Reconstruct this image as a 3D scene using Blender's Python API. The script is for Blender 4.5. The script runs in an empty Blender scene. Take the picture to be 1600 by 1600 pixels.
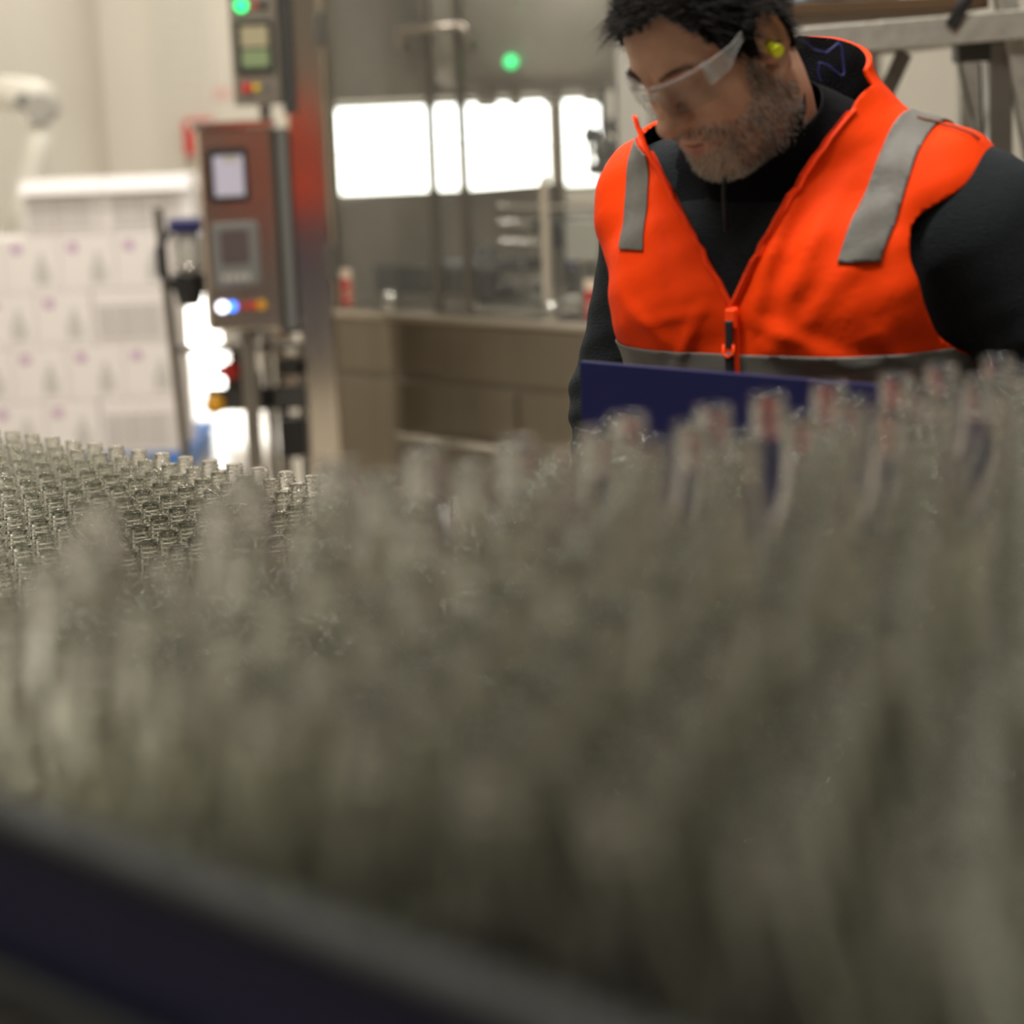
import bpy, math, random
import numpy as np
from mathutils import Matrix, Vector

random.seed(7)
rng = np.random.default_rng(7)
R = math.radians
C = bpy.context.scene.collection
SC = bpy.context.scene

# ------------------------------------------------------------------ camera, sky, light, exposure
cam_d = bpy.data.cameras.new('camera')
cam = bpy.data.objects.new('camera', cam_d)
C.objects.link(cam)
SC.camera = cam
cam_d.sensor_fit = 'HORIZONTAL'
cam_d.sensor_width = 24.0
cam_d.lens = 50.0
cam_d.clip_start = 0.05
cam_d.clip_end = 200
cam_d.dof.use_dof = True
cam_d.dof.focus_distance = 2.86
cam_d.dof.aperture_fstop = 1.85
PITCH, ROLL = math.atan(650 / 3333.33), 0.04
cam.matrix_world = Matrix.Translation((0, 0, 1.63)) @ Matrix.Rotation(math.pi / 2 - PITCH, 4, 'X') @ Matrix.Rotation(-ROLL, 4, 'Z')

SC.view_settings.view_transform = 'Standard'
SC.view_settings.look = 'None'
SC.view_settings.exposure = 0.0
SC.view_settings.gamma = 1.0
SC.view_settings.use_curve_mapping = False
SC.cycles.max_bounces = 30
SC.cycles.transmission_bounces = 28
SC.cycles.transparent_max_bounces = 24
SC.cycles.glossy_bounces = 8
SC.cycles.diffuse_bounces = 4
SC.cycles.sample_clamp_indirect = 2.4
SC.cycles.blur_glossy = 1.2

world = bpy.data.worlds.new('overcast_sky')
SC.world = world
world.use_nodes = True
bg = world.node_tree.nodes['Background']
bg.inputs['Color'].default_value = (1.0, 0.99, 0.95, 1)
bg.inputs['Strength'].default_value = 7.0

def sun():
    d = bpy.data.lights.new('sun', 'SUN')
    d.energy = 9.0
    d.angle = R(2)
    d.color = (1, .95, .86)
    o = bpy.data.objects.new('sun', d)
    C.objects.link(o)
    o.rotation_euler = Vector((0.20, -1.0, -0.22)).to_track_quat('-Z', 'Y').to_euler()
sun()

LAMPS = [  # x, y, z, length, watts : ceiling strip lamps of the hall
    (-1.3, 12.6, 4.9, 2.4, 100), (2.8, 12.6, 4.9, 2.4, 38),
    (-1.3, 8.0, 4.9, 2.4, 102), (2.8, 8.6, 4.9, 2.4, 35),
    (-0.5, 5.2, 4.9, 2.4, 105), (2.8, 5.0, 4.9, 2.4, 20),
    (-0.8, 1.6, 4.9, 2.4, 230), (1.2, 0.9, 4.9, 2.4, 25),  # unseen; left placed clear of the rail, right added to brighten bottles
]

# ------------------------------------------------------------------ materials
def mat(name, color=(.5, .5, .5), rough=.5, metal=0.0, spec=.5, noise=0.0, nscale=20.0, bump=0.0, bscale=60.0,
        trans=0.0, emit=None, estr=0.0, sss=0.0, aniso=None, sheen=0.0):
    m = bpy.data.materials.new(name)
    m.use_nodes = True
    nt = m.node_tree
    p = nt.nodes['Principled BSDF']
    p.inputs['Base Color'].default_value = (*color, 1)
    p.inputs['Roughness'].default_value = rough
    p.inputs['Metallic'].default_value = metal
    p.inputs['Specular IOR Level'].default_value = spec
    p.inputs['Transmission Weight'].default_value = trans
    if sheen:
        p.inputs['Sheen Weight'].default_value = sheen
    if sss:
        p.inputs['Subsurface Weight'].default_value = sss
        p.inputs['Subsurface Radius'].default_value = (.010, .004, .002)
        p.inputs['Subsurface Scale'].default_value = 1.0
    if emit:
        p.inputs['Emission Color'].default_value = (*emit, 1)
        p.inputs['Emission Strength'].default_value = estr
    if noise or bump:
        tc = nt.nodes.new('ShaderNodeTexCoord')
        src = tc.outputs['Object']
        if aniso:
            mp = nt.nodes.new('ShaderNodeMapping')
            mp.inputs['Scale'].default_value = aniso
            nt.links.new(src, mp.inputs['Vector'])
            src = mp.outputs['Vector']
    if noise:
        n = nt.nodes.new('ShaderNodeTexNoise')
        n.inputs['Scale'].default_value = nscale
        n.inputs['Detail'].default_value = 5
        nt.links.new(src, n.inputs['Vector'])
        mx = nt.nodes.new('ShaderNodeMix')
        mx.data_type = 'RGBA'
        mx.inputs['A'].default_value = (*[c * (1 - noise) for c in color], 1)
        mx.inputs['B'].default_value = (*[c * (1 + noise) for c in color], 1)
        nt.links.new(n.outputs['Fac'], mx.inputs['Factor'])
        nt.links.new(mx.outputs['Result'], p.inputs['Base Color'])
    if bump:
        n2 = nt.nodes.new('ShaderNodeTexNoise')
        n2.inputs['Scale'].default_value = bscale
        n2.inputs['Detail'].default_value = 4
        nt.links.new(src, n2.inputs['Vector'])
        b = nt.nodes.new('ShaderNodeBump')
        b.inputs['Strength'].default_value = bump
        b.inputs['Distance'].default_value = .01
        nt.links.new(n2.outputs['Fac'], b.inputs['Height'])
        nt.links.new(b.outputs['Normal'], p.inputs['Normal'])
    return m

def glass_mat(name, color=(1, 1, 1), rough=0.0, ior=1.5):
    m = bpy.data.materials.new(name)
    m.use_nodes = True
    nt = m.node_tree
    nt.nodes.clear()
    out = nt.nodes.new('ShaderNodeOutputMaterial')
    g = nt.nodes.new('ShaderNodeBsdfGlass')
    g.inputs['Color'].default_value = (*color, 1)
    g.inputs['Roughness'].default_value = rough
    g.inputs['IOR'].default_value = ior
    nt.links.new(g.outputs[0], out.inputs[0])
    return m

def clear_sheet(name, tint=(.96, .97, .96), haze=0.0, ior=1.45):
    """thin clear sheet: what is not reflected passes straight through"""
    m = bpy.data.materials.new(name)
    m.use_nodes = True
    nt = m.node_tree
    nt.nodes.clear()
    out = nt.nodes.new('ShaderNodeOutputMaterial')
    t = nt.nodes.new('ShaderNodeBsdfTransparent')
    t.inputs['Color'].default_value = (*tint, 1)
    g = nt.nodes.new('ShaderNodeBsdfGlossy')
    g.inputs['Roughness'].default_value = .03
    fr = nt.nodes.new('ShaderNodeFresnel')
    fr.inputs['IOR'].default_value = ior
    mx = nt.nodes.new('ShaderNodeMixShader')
    ge = nt.nodes.new('ShaderNodeNewGeometry')
    fm = nt.nodes.new('ShaderNodeMath')        # the far face of the sheet adds no reflection of its own
    fm.operation = 'MULTIPLY'
    inv = nt.nodes.new('ShaderNodeMath')
    inv.operation = 'SUBTRACT'
    inv.inputs[0].default_value = 1.0
    nt.links.new(ge.outputs['Backfacing'], inv.inputs[1])
    nt.links.new(fr.outputs[0], fm.inputs[0])
    nt.links.new(inv.outputs[0], fm.inputs[1])
    nt.links.new(fm.outputs[0], mx.inputs[0])
    nt.links.new(t.outputs[0], mx.inputs[1])
    nt.links.new(g.outputs[0], mx.inputs[2])
    last = mx
    if haze:
        d = nt.nodes.new('ShaderNodeBsdfDiffuse')
        d.inputs['Color'].default_value = (.8, .8, .78, 1)
        m2 = nt.nodes.new('ShaderNodeMixShader')
        m2.inputs[0].default_value = haze
        nt.links.new(mx.outputs[0], m2.inputs[1])
        nt.links.new(d.outputs[0], m2.inputs[2])
        last = m2
    nt.links.new(last.outputs[0], out.inputs[0])
    return m

def strand_mat(name, cols, rough=.55):
    """hair: each strand takes its own tone"""
    m = mat(name, cols[0][1], rough)
    nt = m.node_tree
    p = nt.nodes['Principled BSDF']
    g = nt.nodes.new('ShaderNodeNewGeometry')
    cr = nt.nodes.new('ShaderNodeValToRGB')
    el = cr.color_ramp.elements
    while len(el) < len(cols):
        el.new(.5)
    for e, (pos, c) in zip(el, cols):
        e.position = pos
        e.color = (*c, 1)
    nt.links.new(g.outputs['Random Per Island'], cr.inputs['Fac'])
    nt.links.new(cr.outputs['Color'], p.inputs['Base Color'])
    return m

M = {}
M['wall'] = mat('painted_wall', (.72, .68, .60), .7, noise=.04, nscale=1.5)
M['wall_dark'] = mat('low_fill_wall', (.24, .225, .20), .8)  # unseen walls darkened to lower the fill light
M['ceiling'] = mat('ceiling_paint', (.7, .68, .62), .8)
M['floor'] = mat('sealed_concrete', (.40, .36, .30), .22, noise=.15, nscale=3, bump=.02, bscale=20)
M['ground'] = mat('pale_concrete', (.72, .70, .66), .8, noise=.1)
M['frame_dark'] = mat('dark_window_frame', (.12, .12, .11), .4)
M['shutter'] = mat('shutter_slats', (.69, .655, .58), .6)
M['pane'] = clear_sheet('window_glass')
M['door_sheet'] = clear_sheet('polycarbonate', (.93, .94, .93), haze=.035)
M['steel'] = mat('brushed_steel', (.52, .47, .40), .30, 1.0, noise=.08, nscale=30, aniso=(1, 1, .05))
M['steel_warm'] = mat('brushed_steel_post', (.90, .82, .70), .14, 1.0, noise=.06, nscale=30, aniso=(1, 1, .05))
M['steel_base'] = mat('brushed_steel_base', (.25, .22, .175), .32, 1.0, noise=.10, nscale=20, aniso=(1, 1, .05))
M['steel_inner'] = mat('mottled_steel', (.46, .42, .36), .42, .55, noise=.35, nscale=3)  # large mottling painted in for blurred reflections
M['steel_box'] = mat('brushed_steel_box', (.72, .64, .54), .20, 1.0, noise=.06, nscale=30, aniso=(1, 1, .05))
M['steel_dark'] = mat('dull_steel', (.30, .28, .25), .38, 1.0, noise=.15, nscale=12)
M['steel_shiny'] = mat('polished_steel', (.75, .73, .70), .12, 1.0)
M['galv'] = mat('galvanised_steel', (.44, .42, .37), .48, .75, noise=.35, nscale=38, bump=.08, bscale=60)
M['grey'] = mat('grey_plastic', (.16, .16, .15), .5)
M['light_grey'] = mat('grey_cover', (.42, .40, .36), .5)
M['black'] = mat('black_plastic', (.012, .012, .013), .4)
M['darkgrey'] = mat('dark_paint', (.045, .043, .04), .45)
M['white'] = mat('white_paint', (.80, .77, .68), .35)
M['navy'] = mat('navy_sheet', (.0035, .0045, .048), .55, spec=.25, noise=.12, nscale=60, aniso=(1, 1, 10))
M['blue'] = mat('blue_plastic', (.07, .22, .62), .45)
M['navy_plastic'] = mat('navy_plastic', (.015, .017, .11), .4)
M['red'] = mat('red_plastic', (.62, .025, .02), .4)
M['red_label'] = mat('red_label', (.42, .02, .02), .5)
M['pink'] = mat('pale_pink_print', (.72, .50, .45), .6)
M['orange_yellow'] = mat('amber_plastic', (.75, .36, .01), .4)
M['yellow'] = mat('yellow_plastic', (.75, .52, .03), .5)
M['cream'] = mat('cream_plastic', (.70, .58, .46), .5)
M['wood'] = mat('brown_board', (.10, .055, .022), .6, noise=.3, nscale=8, aniso=(.3, 3, 3))
M['tarp'] = mat('blue_grey_cloth', (.16, .24, .30), .8, noise=.2, nscale=9)
M['carton'] = mat('white_carton', (.86, .81, .79), .55, noise=.02, nscale=6)
M['carton_print'] = mat('carton_print_panel', (.70, .655, .635), .6, noise=.03, nscale=8)
M['ink'] = mat('grey_ink', (.42, .40, .38), .6)
M['ink_soft'] = mat('soft_grey_ink', (.60, .575, .55), .6)
M['purple'] = mat('purple_ink', (.56, .36, .53), .6)
M['rim'] = mat('white_tape', (.93, .90, .90), .4)
M['screen_on'] = mat('lit_screen', (.02, .02, .02), .3, emit=(.62, .55, .60), estr=.75)
M['screen_amber'] = mat('lit_amber_screen', (.02, .02, .02), .3, emit=(.62, .50, .27), estr=.6)
M['screen_green'] = mat('lit_green_screen', (.02, .02, .02), .3, emit=(.35, .42, .18), estr=.6)
M['screen_off'] = mat('dim_screen', (.10, .075, .075), .25)
M['led_green'] = mat('green_lamp', (.0, .3, .1), .3, emit=(.02, 1.0, .22), estr=3.0)
M['green_reflection'] = mat('green_lamp_reflection', (.0, .3, .1), .3, emit=(.06, .75, .22), estr=2.2)  # glow painted for the reflected green lamp
M['led_white'] = mat('white_lamp', (.8, .8, .8), .3, emit=(.85, .85, 1), estr=5.0)
M['led_blue'] = mat('blue_lamp', (.05, .1, .6), .3, emit=(.05, .22, 1), estr=4.0)
M['lamp'] = mat('lamp_diffuser', (.9, .9, .9), .4, emit=(1, .955, .88), estr=4.0)
M['bottle'] = glass_mat('flint_glass', (.987, .989, .976))
M['deck'] = mat('conveyor_belt', (.20, .20, .175), .5, .0, noise=.2, nscale=40)
M['deck_lit'] = mat('lit_conveyor_belt', (.60, .59, .52), .5, noise=.1, nscale=40)  # belt lightened to paint in light coming through the bottles
M['rail'] = mat('guide_rail', (.022, .023, .022), .6, spec=.15)

# ------------------------------------------------------------------ mesh helpers
LINE = Matrix.Rotation(R(-45), 4, 'Z')       # the filling line stands at 45 degrees in the hall

class MB:
    def __init__(self):
        self.v, self.f, self.mi, self.sm = [], [], [], []
    def add(self, vs, fs, mi=0, smooth=False):
        b = len(self.v)
        self.v += [tuple(q) for q in vs]
        for t in fs:
            self.f.append(tuple(b + i for i in t))
            self.mi.append(mi)
            self.sm.append(smooth)
        return self
    def box(self, x0, x1, y0, y1, z0, z1, bev=0.0, mi=0):
        if bev <= 0:
            vs = [(x, y, z) for z in (z0, z1) for y in (y0, y1) for x in (x0, x1)]
            return self.add(vs, [(0, 2, 3, 1), (4, 5, 7, 6), (0, 1, 5, 4), (2, 6, 7, 3), (0, 4, 6, 2), (1, 3, 7, 5)], mi)
        b = min(bev, (x1 - x0) / 2.01, (y1 - y0) / 2.01, (z1 - z0) / 2.01)
        X, Y, Z = (x0, x1), (y0, y1), (z0, z1)
        vs, idx = [], {}
        for i in (0, 1):
            for j in (0, 1):
                for k in (0, 1):
                    sx, sy, sz = (b if i == 0 else -b), (b if j == 0 else -b), (b if k == 0 else -b)
                    idx[i, j, k, 'x'] = len(vs); vs.append((X[i], Y[j] + sy, Z[k] + sz))
                    idx[i, j, k, 'y'] = len(vs); vs.append((X[i] + sx, Y[j], Z[k] + sz))
                    idx[i, j, k, 'z'] = len(vs); vs.append((X[i] + sx, Y[j] + sy, Z[k]))
        fs = []
        for i in (0, 1):
            q = [idx[i, 0, 0, 'x'], idx[i, 1, 0, 'x'], idx[i, 1, 1, 'x'], idx[i, 0, 1, 'x']]
            fs.append(q if i else q[::-1])
            q = [idx[0, i, 0, 'y'], idx[1, i, 0, 'y'], idx[1, i, 1, 'y'], idx[0, i, 1, 'y']]
            fs.append(q[::-1] if i else q)
            q = [idx[0, 0, i, 'z'], idx[1, 0, i, 'z'], idx[1, 1, i, 'z'], idx[0, 1, i, 'z']]
            fs.append(q if i else q[::-1])
        c = ((x0 + x1) / 2, (y0 + y1) / 2, (z0 + z1) / 2)
        def out(q):
            a = [Vector(vs[t]) for t in q]
            n = (a[1] - a[0]).cross(a[2] - a[0])
            m = sum(a, Vector()) / len(a) - Vector(c)
            return q if n.dot(m) > 0 else q[::-1]
        for i in (0, 1):
            for j in (0, 1):
                fs.append(out([idx[i, j, 0, 'x'], idx[i, j, 1, 'x'], idx[i, j, 1, 'y'], idx[i, j, 0, 'y']]))
                fs.append(out([idx[i, 0, j, 'x'], idx[i, 1, j, 'x'], idx[i, 1, j, 'z'], idx[i, 0, j, 'z']]))
                fs.append(out([idx[0, i, j, 'y'], idx[1, i, j, 'y'], idx[1, i, j, 'z'], idx[0, i, j, 'z']]))
                for k in (0, 1):
                    fs.append(out([idx[i, j, k, 'x'], idx[i, j, k, 'y'], idx[i, j, k, 'z']]))
        return self.add(vs, fs, mi)
    def cyl(self, a, b, r, r2=None, n=16, mi=0, caps=True):
        a, b = Vector(a), Vector(b)
        r2 = r if r2 is None else r2
        d = (b - a).normalized()
        u = d.orthogonal().normalized()
        w = d.cross(u)
        vs = []
        for p, q in ((a, r), (b, r2)):
            vs += [p + (u * math.cos(2 * math.pi * i / n) + w * math.sin(2 * math.pi * i / n)) * q for i in range(n)]
        fs = [(i, (i + 1) % n, n + (i + 1) % n, n + i) for i in range(n)]
        self.add(vs, fs, mi, True)
        if caps:
            self.add(vs, [tuple(range(n))[::-1], tuple(range(n, 2 * n))], mi)
        return self
    def tube(self, pts, r, n=8, mi=0):
        pts = [Vector(p) for p in pts]
        rs = r if isinstance(r, (list, tuple)) else [r] * len(pts)
        u = None
        vs = []
        for i, p in enumerate(pts):
            d = (pts[min(i + 1, len(pts) - 1)] - pts[max(i - 1, 0)]).normalized()
            u = d.orthogonal().normalized() if u is None else (u - d * u.dot(d)).normalized()
            w = d.cross(u)
            vs += [p + (u * math.cos(2 * math.pi * k / n) + w * math.sin(2 * math.pi * k / n)) * rs[i] for k in range(n)]
        fs = []
        for i in range(len(pts) - 1):
            for k in range(n):
                a, b = i * n + k, i * n + (k + 1) % n
                fs.append((a, b, b + n, a + n))
        fs += [tuple(range(n))[::-1], tuple(range((len(pts) - 1) * n, len(pts) * n))]
        return self.add(vs, fs, mi, True)
    def lathe(self, prof, n=24, c=(0, 0, 0), mi=0):
        vs = [(c[0] + r * math.cos(2 * math.pi * i / n), c[1] + r * math.sin(2 * math.pi * i / n), c[2] + z) for r, z in prof for i in range(n)]
        fs = []
        for j in range(len(prof) - 1):
            for i in range(n):
                a, b = j * n + i, j * n + (i + 1) % n
                fs.append((a, b, b + n, a + n))
        return self.add(vs, fs, mi, True)
    def mesh(self, name, mats, mtx=None):
        me = bpy.data.meshes.new(name)
        me.from_pydata(self.v, [], self.f)
        for m in (mats if isinstance(mats, (list, tuple)) else [mats]):
            me.materials.append(m)
        me.polygons.foreach_set('material_index', self.mi)
        me.polygons.foreach_set('use_smooth', self.sm)
        if mtx is not None:
            me.transform(mtx)
        me.update()
        return me
    def build(self, name, mats, parent=None, mtx=None):
        o = bpy.data.objects.new(name, self.mesh(name, mats, mtx))
        C.objects.link(o)
        if parent is not None:
            o.parent = parent
        return o

def tag(o, label, cat, group=None, kind=None):
    if label: o['label'] = label
    if cat: o['category'] = cat
    if group: o['group'] = group
    if kind: o['kind'] = kind
    return o

def thing(name, label, cat, loc=(0, 0, 0), rz=0.0, group=None):
    o = bpy.data.objects.new(name, None)
    C.objects.link(o)
    o.empty_display_size = .1
    o.location = loc
    o.rotation_euler = (0, 0, rz)
    return tag(o, label, cat, group)

def struct(o):
    o['kind'] = 'structure'
    return o

def copy_tree(o, parent=None):
    c = o.copy()
    C.objects.link(c)
    if parent is not None:
        c.parent = parent
    for ch in list(o.children):
        copy_tree(ch, c)
    return c

# ------------------------------------------------------------------ the hall
XL, XR, YB, YF, ZC = -2.69, 7.0, 15.0, -3.5, 5.0
def room():
    struct(MB().box(XL - .3, XR + .3, YF - .3, YB + .3, -.2, 0).build('floor', M['floor']))
    struct(MB().box(XL - .3, XR + .3, YF - .3, YB + .3, ZC, ZC + .2).build('ceiling', M['ceiling']))
    struct(MB().box(XL - .25, XL, 6.0, YB + .25, 0, ZC).build('wall_left', M['wall']))
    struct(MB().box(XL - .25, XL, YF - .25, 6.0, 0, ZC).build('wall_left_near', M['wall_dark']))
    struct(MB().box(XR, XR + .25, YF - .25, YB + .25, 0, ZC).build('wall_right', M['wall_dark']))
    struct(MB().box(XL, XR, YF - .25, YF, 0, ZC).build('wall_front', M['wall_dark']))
    # back wall with a low shutter opening and a strip window
    dx0, dx1, dz = -2.28, -2.0, 1.10
    wx0, wx1, wz0, wz1 = -1.14, .735, .977, 1.608
    b = MB()
    b.box(XL, dx0, YB, YB + .25, 0, ZC)
    b.box(dx0, dx1, YB, YB + .25, dz, ZC)
    b.box(dx1, wx0, YB, YB + .25, 0, ZC)
    b.box(wx0, wx1, YB, YB + .25, 0, wz0)
    b.box(wx0, wx1, YB, YB + .25, wz1, ZC)
    b.box(wx1, XR, YB, YB + .25, 0, ZC)
    struct(b.build('wall_back', M['wall']))
    w = struct(MB().box(wx0, wx1, YB + .06, YB + .10, wz0, wz0 + .03).box(wx0, wx1, YB + .06, YB + .10, wz1 - .03, wz1)
               .box(wx0, wx0 + .03, YB + .06, YB + .10, wz0 + .03, wz1 - .03).box(wx1 - .03, wx1, YB + .06, YB + .10, wz0 + .03, wz1 - .03)
               .build('window_1', M['frame_dark']))
    MB().box(wx0 + .03, wx1 - .03, YB + .078, YB + .084, wz0 + .03, wz1 - .03).build('pane', M['pane'], w)
    MB().box(wx0 - .02, wx1 + .02, YB - .03, YB + .06, wz0 - .03, wz0).build('window_sill', M['white'], w)
    d = struct(MB().box(dx0 - .06, dx0, YB - .03, YB + .02, 0, 2.6).box(dx1, dx1 + .06, YB - .03, YB + .02, 0, 2.6).build('door_1', M['shutter']))
    for i in range(15):                       # roller shutter, drawn up to 1.1 m
        z = dz - .02 + i * .1
        MB().box(dx0, dx1, YB - .025, YB - .005, z, z + .094, .006).build('slat', M['shutter'], d)
    MB().cyl((dx0 - .06, YB - .12, 2.66), (dx1 + .06, YB - .12, 2.66), .10).build('shutter_roll', M['shutter'], d)
    struct(MB().box(-30, 40, YB + .25, 80, -.25, -.05).build('ground', M['ground']))
    struct(MB().box(XL, XL + .012, YF, YB, 0, .1).build('baseboard_left', M['light_grey']))
    struct(MB().box(dx1 + .06, XR, YB - .012, YB, 0, .1).build('baseboard_back', M['light_grey']))
    for i, (x, y, z, ln, wt) in enumerate(LAMPS):
        t = thing('ceiling_lamp', 'long unseen ceiling strip lamp hanging under the hall ceiling', 'lamp', (x, y, z), 0, 'strip lamps under the ceiling')
        MB().box(-ln / 2, ln / 2, -.16, .16, .02, .10, .01).build('housing', M['white'], t)
        MB().box(-ln / 2 + .03, ln / 2 - .03, -.13, .13, .005, .02).build('diffuser', M['lamp'], t)
        d = bpy.data.lights.new('strip_light', 'AREA')
        d.shape = 'RECTANGLE'
        d.size, d.size_y, d.energy = ln - .1, .24, wt
        d.color = (1, .955, .88)
        o = bpy.data.objects.new('strip_light', d)
        C.objects.link(o)
        o.location = (x, y, z - .002)
room()
# ------------------------------------------------------------------ filling machine (line axes)
def machine():
    t = thing('filling_machine', 'stainless steel bottle filling machine with clear doors behind the tables', 'machine', (0, 0, 0), R(-45))
    x0, x1, y0, y1 = -6.06, -4.47, 5.14, 6.40
    S, D = M['steel'], M['steel_dark']
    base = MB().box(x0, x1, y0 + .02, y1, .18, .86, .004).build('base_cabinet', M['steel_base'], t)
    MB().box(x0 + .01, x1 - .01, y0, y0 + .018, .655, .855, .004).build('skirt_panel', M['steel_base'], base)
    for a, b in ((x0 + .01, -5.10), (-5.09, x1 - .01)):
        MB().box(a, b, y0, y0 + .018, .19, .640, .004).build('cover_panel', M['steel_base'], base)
    h = MB().cyl((-5.66, y0 - .045, .44), (-5.11, y0 - .045, .44), .016).cyl((-5.62, y0 - .045, .44), (-5.62, y0, .44), .010).cyl((-5.15, y0 - .045, .44), (-5.15, y0, .44), .010)
    h.build('handle', M['steel_shiny'], t)
    MB().box(x0 - .02, x1 + .02, y0 - .03, y1, .86, .885, .005).build('table_top', S, t)
    for x in (x0 + .05, x1 - .05):
        for y in (y0 + .06, y1 - .06):
            MB().cyl((x, y, 0), (x, y, .02), .06).cyl((x, y, .02), (x, y, .18), .02).build('foot', D, t)
    MB().box(x0, x0 + .05, y0, y0 + .05, .885, 2.75, .004).build('post', S, t)
    MB().box(x1 - .13, x1, y0, y0 + .10, .885, 2.75, .006).build('post', M['light_grey'], t)
    MB().box(x0, x0 + .05, y1 - .05, y1, .885, 2.75, .004).build('post', S, t)
    MB().box(x1 - .05, x1, y1 - .05, y1, .885, 2.75, .004).build('post', S, t)
    MB().box(x0, x1, y0, y1, 2.75, 2.85, .01).build('roof_panel', S, t)
    for z0, z1 in ((.885, 1.275), (1.635, 2.75)):
        MB().box(x0 + .002, x0 + .012, y0 + .05, y1 - .05, z0, z1).build('side_panel', M['steel_inner'], t)
        if z0 > 1.5:
            MB().box(x0 + .05, x1 - .05, y1 - .03, y1 - .02, z0, z1).build('back_panel', M['steel_inner'], t)
    # door: two stiles, panes, handle, hinges
    for n, (a, b) in enumerate(((x0 + .05, -5.49), (-5.465, -5.335), (-5.31, x1 - .13))):
        MB().box(a, b, y0 + .012, y0 + .018, .89, 2.74).build('door_pane', M['door_sheet'], t)
    for x in (-5.4905, -5.335):
        MB().box(x, x + .025, y0, y0 + .03, .89, 2.74, .003).build('door_stile', M['steel_dark'], t)
    MB().tube([(-5.55, y0 - .01, 1.80), (-5.55, y0 - .05, 1.84), (-5.55, y0 - .05, 1.865), (-5.22, y0 - .05, 1.865), (-5.22, y0 - .05, 1.84), (-5.22, y0 - .01, 1.80)], .012).build('door_handle', S, t)
    # filler bowl and what stands on the table inside
    cx, cy = -5.30, 5.80
    MB().lathe([(.0, 1.66), (.50, 1.66), (.56, 1.69), (.58, 1.74), (.58, 2.26), (.50, 2.34), (.0, 2.36)], 48, (cx, cy, 0)).build('filler_bowl', M['steel_inner'], t)
    MB().lathe([(.0, .885), (.43, .885), (.43, .93), (.40, .95), (.0, .95)], 40, (cx, cy, 0)).build('carousel_plate', D, t)
    MB().lathe([(.0, .95), (.11, .95), (.11, 1.12), (.16, 1.16), (.16, 1.19), (.0, 1.19)], 28, (cx - .02, cy - .1, 0)).build('centre_column', M['darkgrey'], t)
    MB().lathe([(.0, 1.02), (.21, 1.02), (.21, 1.05), (.0, 1.05)], 32, (-5.52, 5.44, 0)).lathe([(.0, .885), (.04, .885), (.04, 1.10), (.0, 1.10)], 16, (-5.52, 5.44, 0)).build('star_wheel', M['darkgrey'], t)
    MB().box(-6.0, -5.42, 5.32, 5.36, .93, 1.03, .005).build('guide_plate', M['darkgrey'], t)
    for k in range(16):
        a = 2 * math.pi * k / 16
        px, py = cx + .40 * math.cos(a), cy + .40 * math.sin(a)
        if not (-5.75 < px < -5.15 and py > 5.9):
            pass
        v = MB().cyl((px, py, .95), (px, py, .965), .034).cyl((px, py, .965), (px, py, 1.10), .010)
        v.build('bottle_lift', M['steel_shiny'], t)
        MB().lathe([(.0, 1.66), (.022, 1.66), (.022, 1.69 - .09), (.012, 1.69 - .10), (.0, 1.69 - .10)][::-1], 12, (px, py, 0)).build('filling_valve', M['steel_shiny'], t)
    for x, y in ((-5.13, 5.35), (-4.77, 5.40), (-5.03, 5.9)):
        MB().cyl((x, y, .885), (x, y, 1.36), .016).build('guide_post', M['cream'], t)
    for z in (1.10, 1.17, 1.23):
        MB().cyl((-5.62, 5.62, z), (-4.82, 5.62, z), .010).build('guide_rail', M['steel_shiny'], t)
    MB().box(-5.0, -4.84, 5.30, 5.42, 1.07, 1.21, .008).build('drive_box', M['light_grey'], t)
    MB().box(-4.97, -4.93, 5.34, 5.38, .885, 1.07).box(-4.90, -4.87, 5.34, 5.38, .885, 1.07).build('box_stand', D, t)
    MB().box(-5.14, -4.66, 5.62, 5.66, 1.25, 1.275).build('cross_bar', M['white'], t)
    MB().box(-5.36, -4.96, 5.20, 5.34, .885, .915, .01).build('infeed_plate', M['steel_shiny'], t)
    for x in (-5.80, -4.99, -4.78):
        MB().lathe([(.0, .885), (.03, .885), (.034, .90), (.03, .935), (.018, .95), (.0, .952)], 16, (x, 5.22, 0)).build('clamp_knob', M['steel_shiny'], t)
    v = MB()
    for x, z, r in ((-4.86, 1.49, .03), (-4.80, 1.44, .045), (-4.75, 1.52, .03), (-4.84, 1.38, .025), (-4.72, 1.40, .03)):
        v.lathe([(.0, -r), (r * .7, -r * .8), (r, 0), (r * .7, r * .8), (.0, r)], 12, (x, 5.30, z))
    v.cyl((-4.80, 5.30, 1.34), (-4.80, 5.30, 1.66), .012).cyl((-4.74, 5.30, 1.34), (-4.74, 5.30, 1.66), .010).cyl((-4.87, 5.30, 1.36), (-4.87, 5.30, 1.56), .008)
    v.build('valve_cluster', M['darkgrey'], t)
    MB().cyl((-4.80, 5.30, .885), (-4.80, 5.30, 1.34), .02).build('valve_stand', D, t)
    l = MB().lathe([(.0, 0), (.024, 0), (.024, .02), (.016, .035), (.0, .038)], 20).build('reflection_disc', M['green_reflection'], t)  # glowing disc stands in for the green lamp's reflection
    l.matrix_local = Matrix.Translation((-5.16, 5.24, 1.742)) @ Matrix.Rotation(R(45), 4, 'Z') @ Matrix.Rotation(R(90), 4, 'X')
    MB().box(-5.19, -5.13, 5.242, 5.27, 1.71, 1.775, .004).build('disc_bracket', D, t)  # added to carry the reflection disc
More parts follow.
